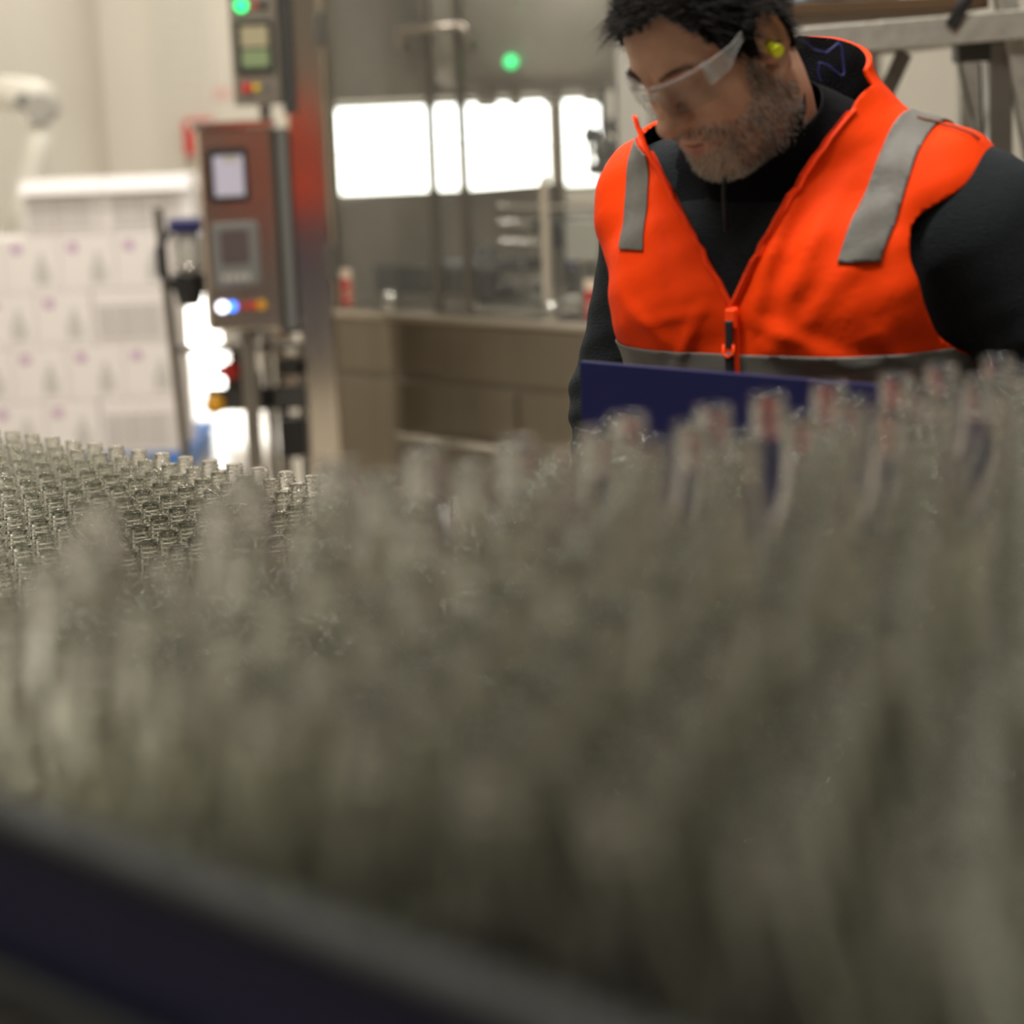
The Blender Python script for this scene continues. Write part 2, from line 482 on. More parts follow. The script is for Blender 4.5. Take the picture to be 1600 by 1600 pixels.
    for x in (-5.985, -4.765):
        s = MB().box(x, x + .055, y0 + .004, y0 + .010, .895, 1.03).build('warning_label', M['cream'], t)
        MB().box(x + .002, x + .053, y0 + .0025, y0 + .004, .898, .995).build('red_field', M['red_label'], s)
        for q in range(2):
            MB().box(x + .012, x + .043, y0 + .0015, y0 + .0025, .925 + .022 * q, .932 + .022 * q).build('printed_line', M['cream'], s)
machine()

def upright():
    # stainless upright in front of the machine's left corner, turned to the hall
    t = thing('steel_upright', 'tall warm-toned stainless upright with two grey hinges left of the filling machine', 'post', (-.665, 7.56, 0), R(8.7))
    MB().box(-.07, .07, 0, .12, .02, 2.75, .012).build('column', M['steel_warm'], t)
    MB().box(-.10, .10, -.03, .15, 0, .02).build('base_plate', M['steel_dark'], t)
    for z in (1.88, 1.08):
        h = MB().box(.045, .085, -.03, -.0, z - .055, z + .055, .006).build('hinge', M['grey'], t)
        MB().cyl((.065, -.034, z - .06), (.065, -.034, z + .06), .010).build('hinge_pin', M['steel_dark'], h)
upright()

def control_boxes():
    def button(parent, x, z, m, r=.014, d=.016, name='push_button'):
        MB().cyl((x, 0, z), (x, -.004, z), r * 1.3, n=18).build('bezel', M['steel_dark'], o := MB().cyl((x, -.004, z), (x, -d, z), r, r * .85, n=18).build(name, m, parent))
        return o
    t = thing('control_box', 'upper stainless control box with green lamp and amber screen', 'control box', (-.78, 7.2, 0), R(3))
    MB().box(-.085, .075, 0, .20, 1.632, 2.10, .006).build('housing', M['steel'], t)
    MB().box(.0765, .115, .03, .24, 1.60, 2.12, .004).build('dark_side_strip', M['darkgrey'], t)  # added dark strip in place of the box's own dark side face
    MB().box(-.068, .058, -.012, 0, 1.735, 1.905, .005).build('screen_bezel', M['black'], t)
    s = MB().box(-.050, .040, -.0135, -.012, 1.82, 1.888).build('screen', M['screen_amber'], t)
    MB().box(-.050, .040, -.0135, -.012, 1.755, 1.812).build('screen', M['screen_green'], t)
    button(t, -.042, 1.955, M['led_green'], .020, .02, 'green_lamp')
    button(t, .0, 1.955, M['red'], .010)
    button(t, .03, 1.955, M['black'], .014)
    button(t, -.04, 1.69, M['red'], .017, .03, 'stop_button')
    button(t, -.008, 1.69, M['yellow'], .013)
    button(t, .022, 1.69, M['grey'], .010)
    MB().box(-.02, .02, .29, .33, 0, 1.9, .004).box(-.02, .02, .20, .29, 1.75, 1.80, .004).build('mast', M['steel_dark'], t)
    t = thing('control_box', 'lower stainless control box with lit screen and keypad, white and blue lamps below', 'control box', (-.85, 7.05, 0), R(10.5))
    MB().box(-.125, .115, 0, .20, .905, 1.560, .006).build('housing', M['steel_box'], t)
    MB().box(-.14, .13, -.012, .21, 1.560, 1.585, .004).build('rain_lid', M['steel_shiny'], t)
    MB().box(.117, .18, .03, .24, .88, 1.555, .006).build('dark_side_strip', M['darkgrey'], t)  # added like the upper one, for the dark right side of the box
    MB().cyl((.15, .02, .90), (.15, .02, 1.55), .016).build('cable_pipe', M['grey'], t)
    MB().box(-.098, .034, -.012, 0, 1.325, 1.500, .006).build('screen_bezel', M['black'], t)
    MB().box(-.078, .018, -.0135, -.012, 1.345, 1.475).build('screen', M['screen_on'], t)
    MB().box(-.045, .0, -.0145, -.0135, 1.455, 1.470).build('amber_bar', M['screen_amber'], t)
    k = MB().box(-.10, .055, -.02, 0, 1.05, 1.26, .008).build('keypad', M['grey'], t)
    MB().box(-.072, .020, -.0225, -.02, 1.125, 1.235).build('keypad_screen', M['screen_off'], k)
    for i in range(4):
        MB().box(-.072 + i * .024, -.054 + i * .024, -.024, -.02, 1.068, 1.092, .002).build('key', M['light_grey'], k)
    button(t, -.078, .985, M['led_white'], .017, .02, 'white_lamp')
    button(t, -.046, .985, M['led_blue'], .015, .02, 'blue_lamp')
    button(t, -.014, .985, M['red'], .011)
    button(t, .018, .985, M['red'], .014, .028, 'stop_button')
    button(t, .05, .985, M['orange_yellow'], .016)
    MB().box(-.02, .03, .08, .13, .0, .905, .004).build('mast', M['steel_dark'], t)
    MB().box(-.12, .13, .02, .20, 0, .015).build('base_plate', M['steel_dark'], t)
control_boxes()

def stand():
    # dark conveyor drive stand between the cartons and the filling machine
    t = thing('drive_stand', 'dark conveyor drive stand with black motor, red and amber knobs', 'machine', (0, 7.4, 0))
    D = M['steel_dark']
    MB().cyl((-1.175, 0, 1.30), (-1.118, 0, 0), .017).build('leaning_pole', D, t)
    MB().box(-.845, -.815, 0, .03, 0, .96, .003).build('post', D, t)
    MB().box(-.73, -.70, .02, .05, 0, .82, .003).build('post', D, t)
    MB().box(-1.14, -.70, .0, .03, .795, .822, .003).build('cross_bar', D, t)
    MB().box(-1.05, -.70, .0, .04, .585, .665, .004).build('cross_bar', M['darkgrey'], t)
    b = MB().box(-1.135, -.985, -.06, .06, 1.215, 1.262, .008).build('bracket_cover', M['navy_plastic'], t)
    b['label'] = 'navy blue bracket cover'
    m = MB().lathe([(.0, .955), (.035, .96), (.05, 1.0), (.058, 1.06), (.058, 1.07), (.0, 1.07)], 20, (-1.085, 0, 0)).build('motor', M['black'], t)
    MB().lathe([(.0, 1.07), (.040, 1.07), (.044, 1.10), (.040, 1.215), (.0, 1.215)], 20, (-1.075, 0, 0)).build('motor_neck', M['light_grey'], t)
    MB().lathe([(.0, 1.088), (.052, 1.088), (.054, 1.10), (.0, 1.11)], 20, (-1.075, 0, 0)).build('neck_ring', M['steel_shiny'], t)
    MB().tube([(-1.14, -.02, 1.22), (-1.175, -.03, 1.16), (-1.175, -.03, 1.08), (-1.14, -.02, 1.03), (-1.09, 0, 1.01)], .014).build('hose', M['black'], t)
    MB().box(-1.03, -.95, -.03, .05, .93, 1.21, .006).build('side_plate', M['steel'], t)
    def knob(x, z, m, r):
        k = MB().cyl((x, 0, z), (x, -.05, z), r * .5, n=14).build('knob_shaft', D, t)
        MB().lathe([(.0, 0), (r, .0), (r * 1.08, r * .3), (r * .9, r * .9), (.0, r)], 20).build('knob', m, k).matrix_local = Matrix.Translation((x, -.05, z)) @ Matrix.Rotation(R(90), 4, 'X')
    knob(-.955, .735, M['red'], .030)
    knob(-.985, .735, M['red'], .018)
    knob(-1.015, .620, M['orange_yellow'], .034)
    MB().box(-.98, -.86, -.02, .06, .595, .72, .006).build('gear_box', M['darkgrey'], t)
    MB().box(-.96, -.90, -.01, .05, .72, .80, .006).build('sensor_block', M['darkgrey'], t)
    MB().box(-.80, -.71, -.05, .05, .42, .56, .006).build('junction_box', M['black'], t)
    for i, (x, z) in enumerate(((-.78, .86), (-.745, .89), (-.765, .73), (-.74, .69), (-.755, .64))):
        MB().lathe([(.0, -.042), (.032, -.038), (.036, 0), (.03, .038), (.0, .042)], 14, (x, .06, z)).build('roller', M['cream'], t)
    MB().box(-.80, -.70, .02, .05, .70, .76, .004).build('roller_bracket', M['darkgrey'], t)
    MB().box(-1.16, -.79, -.05, .09, 0, .012).build('base_plate', D, t)
    MB().tube([(-.83, -.02, .95), (-.86, -.05, .85), (-.90, -.05, .78)], .009).build('cable', M['black'], t)
stand()

# ------------------------------------------------------------------ cartons on a pallet
def cartons():
    HC = .245
    X1, YF0 = -1.46, 9.5
    t = thing('pallet', 'blue plastic pallet under the stack of white cartons', 'pallet', (X1 - .62, YF0, 0))
    for i in range(5):
        MB().box(-.64, .64, .0 + i * .2, .13 + i * .2, .095, .118, .003).build('deck_board', M['blue'], t)
    for x in (-.62, -.07, .48):
        MB().box(x, x + .14, 0, .93, .0, .095, .004).build('runner', M['blue'], t)
    def end_carton(name_lab):
        o = MB().box(-.1235, .1235, 0, .36, .001, HC - .001, .004).build('carton', M['carton'])
        MB().box(-.108, .108, -.0012, 0, .012, HC - .016).build('print_panel', M['carton'], o)
        MB().lathe([(.0, -.024), (.020, -.018), (.026, 0), (.020, .018), (.0, .024)], 16).build('printed_mark', M['purple'], o).matrix_local = Matrix.Translation((-.062, -.0015, HC - .05)) @ Matrix.Scale(.04, 4, (0, 1, 0))
        g = MB().lathe([(.0, -.085), (.034, -.085), (.036, -.02), (.014, .02), (.012, .05), (.0, .05)], 18).build('printed_icon', M['ink_soft'], o)
        g.matrix_local = Matrix.Translation((.045, -.0015, .120)) @ Matrix.Scale(.02, 4, (0, 1, 0))
        MB().box(-.1237, -.1233, .04, .32, .04, HC - .04).build('print_panel', M['carton_print'], o)
        return o
    def long_carton():
        o = MB().box(-.183, .183, 0, .36, .001, HC - .001, .004).build('carton', M['carton'])
        p = MB().box(-.168, .168, -.0012, 0, .014, HC - .064).build('print_panel', M['carton_print'], o)
        for r_ in range(5):
            z = HC - .085 - r_ * .028
            x = -.150
            for w in (.05, .035, .06, .04, .05, .045):
                if x + w > .155: break
                MB().box(x, x + w * .8, -.0018, -.0012, z - .006, z + .006).build('printed_word', M['ink'], p)
                x += w + .006
        return o
    ends = longs = None
    def place(kind, x, row, label, group='white cartons stacked on the blue pallet'):
        nonlocal ends, longs
        z = .118 + row * HC
        if kind == 'end':
            o = ends or end_carton(''); 
            if ends: o = copy_tree(ends)
            else: ends = o
        else:
            o = longs or long_carton()
            if longs: o = copy_tree(longs)
            else: longs = o
        o.location = (x, YF0, z)
        tag(o, label, 'carton', group)
    rowname = ['bottom', 'second', 'third', 'fourth']
    for row in range(4):
        if row % 2:                     # rows that end with plain ends
            xs = [X1 - .125 - .249 * k for k in range(4)]
            for k, x in enumerate(xs):
                place('end', x, row, 'white carton with purple mark, %s stack row, %s' % (rowname[row], ('at the end by the leaning pole', 'next to the end one', 'third from the leaning pole', 'fourth from the leaning pole', 'fifth from the leaning pole')[k]))
        else:
            place('long', X1 - .185, row, 'wide white carton covered in grey text, %s row of the stack' % rowname[row])
            for k in range(3):
                place('end', X1 - .372 - .125 - .249 * k, row, 'white carton with purple mark, %s stack row, %s the wide text carton' % (rowname[row], ('beside', 'one away from', 'two away from', 'three away from')[k]))
    for k, x in enumerate((X1 + .095 - .183, X1 + .095 - .183 - .368)):
        place('long', x, 4, ('wide white text carton on top of the stack, nearer the control boxes', 'wide white text carton on top of the stack, nearer the white robot')[k])
    # white edge boards taped along the top layer, lips sloped to catch ceiling light
    z = .118 + 5 * HC
    t = thing('edge_board', 'bright white edge board folded over the top cartons', 'edge board', (X1, YF0, z))
    b = MB()
    for a, c in ((-.645, -.276), (-.272, .10)):
        b.add([(a, -.036, -.058), (c, -.036, -.058), (c, .0, .003), (a, .0, .003), (a, -.033, -.060), (c, -.033, -.060), (c, .05, .001), (a, .05, .001)],
              [(0, 1, 2, 3), (4, 7, 6, 5), (0, 4, 5, 1), (0, 3, 7, 4), (1, 5, 6, 2), (3, 2, 6, 7)])
    b.build('top_board', M['rim'], t)
    MB().box(.062, .102, -.0058, -.0022, -.20, -.060).build('side_board', M['rim'], t)
cartons()

def robot():
    t = thing('palletising_robot', 'white jointed robot arm beside the left wall behind the cartons', 'robot', (-2.40, 10.78, 0))
    W = M['white']
    MB().lathe([(.0, 0), (.22, 0), (.22, .04), (.15, .08), (.13, .9), (.16, 1.0), (.0, 1.02)], 24).build('pedestal', W, t)
    MB().tube([(0, 0, 1.0), (.04, 0, 1.2), (.10, 0, 1.42), (.155, 0, 1.60)], [.10, .085, .065, .06], 16).build('lower_arm', W, t)
    MB().cyl((.155, -.10, 1.66), (.155, .10, 1.66), .07, n=20).build('elbow_joint', M['light_grey'], t)
    MB().tube([(-.10, 0, 1.76), (.0, 0, 1.74), (.12, 0, 1.72), (.20, 0, 1.70)], [.07, .085, .085, .075], 16).build('upper_arm', W, t)
    MB().cyl((.08, -.086, 1.70), (.08, .086, 1.70), .035, n=16).build('joint_cap', M['grey'], t)
robot()

def wall_things():
    t = thing('fire_hose_box', 'small red box on the back wall beside the lower control box', 'wall box', (-2.05, 15.0, 1.43))
    MB().box(-.10, .10, -.10, 0, -.12, .12, .01).build('housing', M['red'], t)
    MB().box(-.085, .085, -.106, -.10, -.10, .10, .003).build('lid', M['red'], t)
    o = MB().box(-1.95, -1.82, 14.994, 15.0, 1.68, 1.77).build('wall_notice', M['pink'])
    tag(o, 'faint pink notice on the back wall above the red box', 'notice')
wall_things()

# ------------------------------------------------------------------ access platform behind the man
def platform():
    t = thing('access_platform', 'galvanised steel access platform with diagonal struts behind the man', 'platform', (0, 0, 0))
    G = M['galv']
    def beam(a, b, w, h, m=G, name='beam'):
        a, b = Vector(a), Vector(b)
        d = b - a
        o = MB().box(0, d.length, -w / 2, w / 2, -h / 2, h / 2, .003).build(name, m, t)
        o.matrix_local = Matrix.Translation(a) @ d.to_track_quat('X', 'Z').to_matrix().to_4x4()
        return o
    beam((.56, 4.615, 1.713), (1.12, 4.56, 1.735), .05, .060, name='top_rail')
    beam((.56, 5.32, 1.70), (1.16, 5.32, 1.735), .05, .06, name='top_rail')
    beam((.56, 4.615, 0), (.56, 4.615, 1.69), .05, .05, name='post')
    beam((.56, 5.32, 0), (.56, 5.32, 1.68), .05, .05, name='post')
    beam((1.065, 4.60, 1.86), (1.195, 4.60, 1.20), .055, .040, name='ladder_stile')
    beam((1.195, 4.60, 1.20), (1.43, 4.60, 0.0), .055, .040, name='ladder_stile')
    beam((1.16, 5.32, 0), (1.16, 5.32, 1.72), .05, .05, name='post')
    beam((.905, 4.80, 1.69), (.795, 4.80, 1.46), .012, .036, M['steel_dark'], 'strut')
    beam((.795, 4.80, 1.46), (.56, 4.80, .97), .012, .036, M['steel_dark'], 'strut')
    beam((.81, 5.1, 1.69), (.735, 5.1, 1.46), .012, .016, M['steel_dark'], 'strut')
    beam((1.07, 4.62, 1.70), (1.075, 4.62, .0), .05, .05, M['steel_dark'], 'square_leg')
    beam((.98, 4.63, 1.683), (1.105, 4.63, 1.685), .07, .045, M['darkgrey'], 'hinge_block')
    for i in range(4):
        beam((1.045 + i * .018, 4.68, 1.66), (1.075 + i * .016, 4.68, .9), .007, .007, M['black'], 'cable')
    beam((1.0, 4.70, 1.67), (1.045, 4.70, 1.50), .008, .008, M['grey'], 'cable')
    o = MB().box(.56, 1.05, 4.62, 5.30, 1.772, 1.80, .003).build('plywood_board', M['wood'])
    tag(o, 'brown plywood board lying on the galvanised platform', 'board')
    b = MB()
    nx, ny = 18, 10
    vs = [(.57 + .29 * i / nx, 4.63 + .5 * j / ny, 1.803 + .020 * (1 + math.sin(i * .9 + j * .6)) + .012 * (1 + math.sin(j * 1.7 - i * .4))) for j in range(ny + 1) for i in range(nx + 1)]
    fs = [(j * (nx + 1) + i, j * (nx + 1) + i + 1, (j + 1) * (nx + 1) + i + 1, (j + 1) * (nx + 1) + i) for j in range(ny) for i in range(nx)]
    n0 = len(vs)
    vs += [(v[0], v[1], 1.8) for v in vs]
    fs += [tuple(n0 + q for q in f[::-1]) for f in fs[:nx * ny]]
    ring = [i for i in range(nx + 1)] + [j * (nx + 1) + nx for j in range(1, ny + 1)] + [ny * (nx + 1) + i for i in range(nx - 1, -1, -1)] + [j * (nx + 1) for j in range(ny - 1, 0, -1)]
    for a, c in zip(ring, ring[1:] + ring[:1]):
        fs.append((c, a, n0 + a, n0 + c))
    o = b.add(vs, fs, 0, True).build('folded_cloth', M['tarp'])
    tag(o, 'crumpled blue-grey cloth on the plywood board', 'cloth')
    s = MB().tube([(.955, 4.55, 1.735), (.985, 4.54, 1.79), (1.02, 4.55, 1.86), (1.05, 4.7, 1.9)], .014).build('strap', M['black'], t)
platform()
# ------------------------------------------------------------------ bottles and the two conveyor tables (line axes)
BH, BR = 0.232, 0.0305
def bottle_mesh():
    n = 24
    outer = [(0, .004), (.018, .002), (.026, .0), (.0296, .003), (.0305, .009), (.0305, .118), (.0300, .128), (.0278, .140), (.0235, .153),
             (.0185, .166), (.0150, .180), (.0132, .194), (.0126, .203), (.0126, .2045), (.0146, .2058), (.0150, .2070), (.0146, .2084), (.0129, .2096)]
    z = .2106
    finish = []
    while z < .2302:
        finish.append(z)
        z += .00105
    vs, rings = [], 0
    def ring(fn):
        nonlocal rings
        for i in range(n):
            t = i / n
            r, zz = fn(t)
            vs.append((r * math.cos(2 * math.pi * t), r * math.sin(2 * math.pi * t), zz))
        rings += 1
    for r, zz in outer[1:]:
        ring(lambda t, r=r, zz=zz: (r, zz))
    for zz in finish:                          # helical screw thread, pitch 6 mm
        def fn(t, zz=zz):
            ph = ((zz - .2106) / .0058 - t) % 1.0
            up = min(1, max(0, (zz - .2112) / .002)) * min(1, max(0, (.2285 - zz) / .002))
            return (.0121 + .0021 * up * max(0.0, math.cos(2 * math.pi * (ph - .5))) ** 1.0, zz)
        ring(fn)
    for r, zz in [(.0127, .2308), (.0121, .2319), (.0113, .232), (.0101, .2312), (.0097, .222), (.0096, .200), (.0122, .182), (.0160, .167),
                  (.0210, .153), (.0254, .141), (.0278, .129), (.0283, .118), (.0283, .012), (.0262, .0078), (.018, .0068)]:
        ring(lambda t, r=r, zz=zz: (r, zz))
    fs = []
    for j in range(rings - 1):
        for i in range(n):
            a, b = j * n + i, j * n + (i + 1) % n
            fs.append((a, b, b + n, a + n))
    c0 = len(vs); vs.append((0, 0, .004))
    c1 = len(vs); vs.append((0, 0, .0075))
    for i in range(n):
        fs.append((c0, (i + 1) % n, i))
        b = (rings - 1) * n
        fs.append((c1, b + i, b + (i + 1) % n))
    mb = MB().add(vs, fs, 0, True)
    return mb.mesh('glass_bottle', M['bottle'])

def to_px(x, y, z):
    p = cam.matrix_world.inverted() @ (LINE @ Vector((x, y, z)))
    return 800 + 3333.33 * p.x / -p.z, 800 - 3333.33 * p.y / -p.z

Z_UP, Z_LOW = 1.415 - BH, 1.100 - BH
ORD = ['first', 'second', 'third', 'fourth', 'fifth', 'sixth', 'seventh', 'eighth', 'ninth', 'tenth', 'eleventh', 'twelfth', 'thirteenth', 'fourteenth',
       'fifteenth', 'sixteenth', 'seventeenth', 'eighteenth', 'nineteenth', 'twentieth', 'twenty-first', 'twenty-second', 'twenty-third', 'twenty-fourth', 'twenty-fifth']
def bottles():
    me = bottle_mesh()
    r = random.Random(11)
    P, PR = .0612, .0530
    n_up = n_low = 0
    def put(x, y, z, label, group):
        o = bpy.data.objects.new('glass_bottle', me)
        C.objects.link(o)
        o.matrix_world = LINE @ Matrix.Translation((x, y, z)) @ Matrix.Rotation(r.uniform(0, 6.28), 4, 'Z')
        tag(o, label, 'bottle', group)
    # upper table: the ragged left edge of the crowd, then close-packed rows jostled until no two bottles overlap
    EDGE = [(-.885, .497), (-.940, .550), (-.930, .612), (-.990, .665), (-.945, .715), (-.991, .770), (-.985, .833), (-.925, .815), (-.970, .893), (-.910, .876), (-.946, .952),
            (-.930, 1.012), (-.955, 1.069), (-.892, 1.063), (-.928, 1.127), (-.929, 1.190), (-.924, 1.255), (-.909, 1.318), (-.850, 1.338), (-.911, 1.381), (-.900, 1.443), (-.891, 1.508)]
    E_ = np.array(EDGE)
    nf = len(E_)
    k, free = 0, []
    while True:
        y = .4975 + k * PR * 1.006
        if y > 1.50: break
        x = -1.02 + (.5 * P if k % 2 else 0)
        while x < .12:
            u, v = to_px(x, y, Z_UP + BH)
            dn = np.hypot(E_[:, 0] - x, E_[:, 1] - y)
            inner = x > np.interp(y, E_[:, 1][np.argsort(E_[:, 1])], E_[:, 0][np.argsort(E_[:, 1])]) + .01
            if -150 < u < 1750 and v < 1950 and dn.min() > .040 and inner:
                free.append((x, y))
            x += P * 1.006
        k += 1
    rr = np.random.default_rng(5)
    X = np.concatenate([E_, np.array(free) + rr.normal(0, .0035, (len(free), 2))])
    for it in range(900):
        X[nf:, 1] = np.maximum(X[nf:, 1], .4965)
        d = X[:, None] - X[None]
        L = np.sqrt((d ** 2).sum(-1)) + np.eye(len(X))
        over = np.clip(P - L, 0, None)
        np.fill_diagonal(over, 0)
        if over.max() < 2e-4: break
        mv = (d / L[..., None] * over[..., None] * .45).sum(1)
        mv[:nf] = 0
        X += mv
    keep = list(range(len(X)))
    while True:                                 # whatever is still squeezed is taken out
        d = X[keep][:, None] - X[keep][None]
        L = np.sqrt((d ** 2).sum(-1)) + np.eye(len(keep))
        i, j = np.unravel_index(np.argmin(L), L.shape)
        if L[i, j] > .0610: break
        keep.pop(max(i, j))
    first = sorted([i for i in keep if X[i, 1] < .52], key=lambda i: X[i, 0])
    for i in keep:
        x, y = X[i]
        lab = 'blurred clear bottle amid the crowd on the upper table, among others on every side'
        if i in first:
            lab = 'blurred clear bottle beside the navy rail, %s from the left end of that row' % ORD[min(first.index(i), 24)]
        elif i < nf:
            lab = 'blurred clear bottle on the ragged left edge of the upper table, %s from the rail' % ORD[i - 1]
        put(x, y, Z_UP, lab, 'bottles on the upper table')
        n_up += 1
    k = 0
    while True:                                # lower table
        y = 1.957 - k * PR
        if y < 1.13: break
        x = -1.935 + (.5 * P if k % 2 else 0) 
        j = 0
        while x > -3.4:
            u, v = to_px(x, y, Z_LOW + BH)
            if u < -60: break
            if v > 850 - .195 * max(0, u - 100) + 55:      # wholly covered by the upper table
                x -= P
                continue
            jx, jy = r.uniform(-.0001, .0001), r.uniform(-.0001, .0001)
            put(x + jx, y + jy, Z_LOW, ('clear screw-neck bottle on the lower table, %s row from the back, %s from the right' % (ORD[k], ORD[j])) , 'bottles on the lower table')
            n_low += 1
            j += 1
            x -= P
        k += 1
    print('bottles', n_up, n_low)
bottles()

def tables():
    t = thing('conveyor_table', 'upper conveyor table with navy side rail carrying the nearest bottles', 'conveyor', LINE @ Vector((0, 0, 0)), R(-45))
    MB().box(-1.03, .6, .44, 1.70, Z_UP - .03, Z_UP).build('deck', M['deck'], t)
    MB().box(-1.05, .6, .447, .463, 1.277, 1.333, .002).build('side_panel', M['navy'], t)['label'] = 'navy blue side rail panel'
    MB().box(-1.05, .6, .444, .466, 1.333, 1.345, .003).build('rail_cap', M['rail'], t)['label'] = 'grey lip along the top of the rail'
    MB().box(-1.05, .6, .436, .466, 1.255, 1.277, .003).build('lower_rail', M['rail'], t)
    MB().box(-1.05, .6, .44, .47, Z_UP - .14, 1.255).build('side_beam', M['black'], t)
    MB().box(-1.05, .6, 1.68, 1.70, Z_UP - .14, Z_UP + .05).build('side_beam', M['darkgrey'], t)
    MB().box(-1.05, -1.03, .44, 1.70, Z_UP - .14, Z_UP + .02).build('end_beam', M['darkgrey'], t)
    for x in (-.98, .5):
        for y in (.5, 1.64):
            l = MB().box(x - .025, x + .025, y - .025, y + .025, .03, Z_UP - .03).build('leg', M['steel_dark'], t)
            MB().cyl((x, y, 0), (x, y, .03), .045).build('foot', M['black'], l)
    t = thing('conveyor_table', 'lower conveyor table at left, full of bottles in sharp focus', 'conveyor', LINE @ Vector((0, 0, 0)), R(-45))
    MB().box(-3.75, -1.90, 1.09, 2.02, Z_LOW - .03, Z_LOW).build('deck', M['deck_lit'], t)
    MB().box(-3.75, -1.90, 1.995, 2.02, Z_LOW, Z_LOW + .07, .003).build('guide_rail', M['rail'], t)
    MB().box(-3.75, -1.90, 1.99, 2.03, Z_LOW - .16, Z_LOW - .0).build('side_beam', M['steel'], t)
    MB().box(-3.75, -1.90, 1.08, 1.11, Z_LOW - .16, Z_LOW + .0).build('side_beam', M['steel'], t)
    MB().box(-1.92, -1.90, 1.09, 2.02, Z_LOW - .16, Z_LOW + .05).build('end_plate', M['steel'], t)
    for x in (-3.6, -1.97):
        for y in (1.15, 1.95):
            l = MB().box(x - .025, x + .025, y - .025, y + .025, .03, Z_LOW - .03).build('leg', M['steel_dark'], t)
            MB().cyl((x, y, 0), (x, y, .03), .045).build('foot', M['black'], l)
    t = thing('guard_panel', 'navy blue guard panel standing between the man and the near bottles', 'panel', LINE @ Vector((0, 0, 0)), R(-45))
    MB().box(-1.615, -.55, 1.73, 1.738, .86, 1.337, .0015).build('sheet', M['navy'], t)['label'] = 'navy blue plastic sheet'
    for x in (-1.50, -1.05, -.62):
        l = MB().box(x - .02, x + .02, 1.738, 1.768, .012, 1.20, .003).build('post', M['steel_dark'], t)
        MB().box(x - .06, x + .06, 1.715, 1.80, 0, .012).build('foot_plate', M['steel_dark'], l)
        for z in (.95, 1.15):
            MB().cyl((x, 1.73, z), (x, 1.726, z), .008, n=10).build('bolt', M['steel_shiny'], t)
tables()
# ------------------------------------------------------------------ distance-field modelling for the figure
class Grid:
    def __init__(self, lo, hi, h):
        self.lo, self.h = np.array(lo, np.float32), h
        n = np.ceil((np.array(hi) - np.array(lo)) / h).astype(int) + 1
        self.n = n
        self.x = (lo[0] + h * np.arange(n[0], dtype=np.float32))[:, None, None]
        self.y = (lo[1] + h * np.arange(n[1], dtype=np.float32))[None, :, None]
        self.z = (lo[2] + h * np.arange(n[2], dtype=np.float32))[None, None, :]
    @property
    def p(self):
        return self.x, self.y, self.z

def ell(p, c, r, rz=0.0):
    x, y, z = p[0] - c[0], p[1] - c[1], p[2] - c[2]
    if rz:
        co, si = math.cos(rz), math.sin(rz)
        x, y = x * co + y * si, -x * si + y * co
    k0 = np.sqrt((x / r[0]) ** 2 + (y / r[1]) ** 2 + (z / r[2]) ** 2)
    k1 = np.sqrt((x / r[0] ** 2) ** 2 + (y / r[1] ** 2) ** 2 + (z / r[2] ** 2) ** 2)
    return k0 * (k0 - 1) / np.maximum(k1, 1e-6)

def cap(p, a, b, ra, rb=None):
    rb = ra if rb is None else rb
    a, b = np.array(a, float), np.array(b, float)
    d = b - a
    L = float(d @ d) + 1e-12
    t = np.clip(((p[0] - a[0]) * d[0] + (p[1] - a[1]) * d[1] + (p[2] - a[2]) * d[2]) / L, 0, 1)
    return np.sqrt((p[0] - a[0] - t * d[0]) ** 2 + (p[1] - a[1] - t * d[1]) ** 2 + (p[2] - a[2] - t * d[2]) ** 2) - (ra + (rb - ra) * t)

def su(a, b, k):
    h = np.clip(.5 + .5 * (b - a) / k, 0, 1)
    return b + (a - b) * h - k * h * (1 - h)

def ss(a, b, k):                                # a minus b
    return -su(-a, b, k)

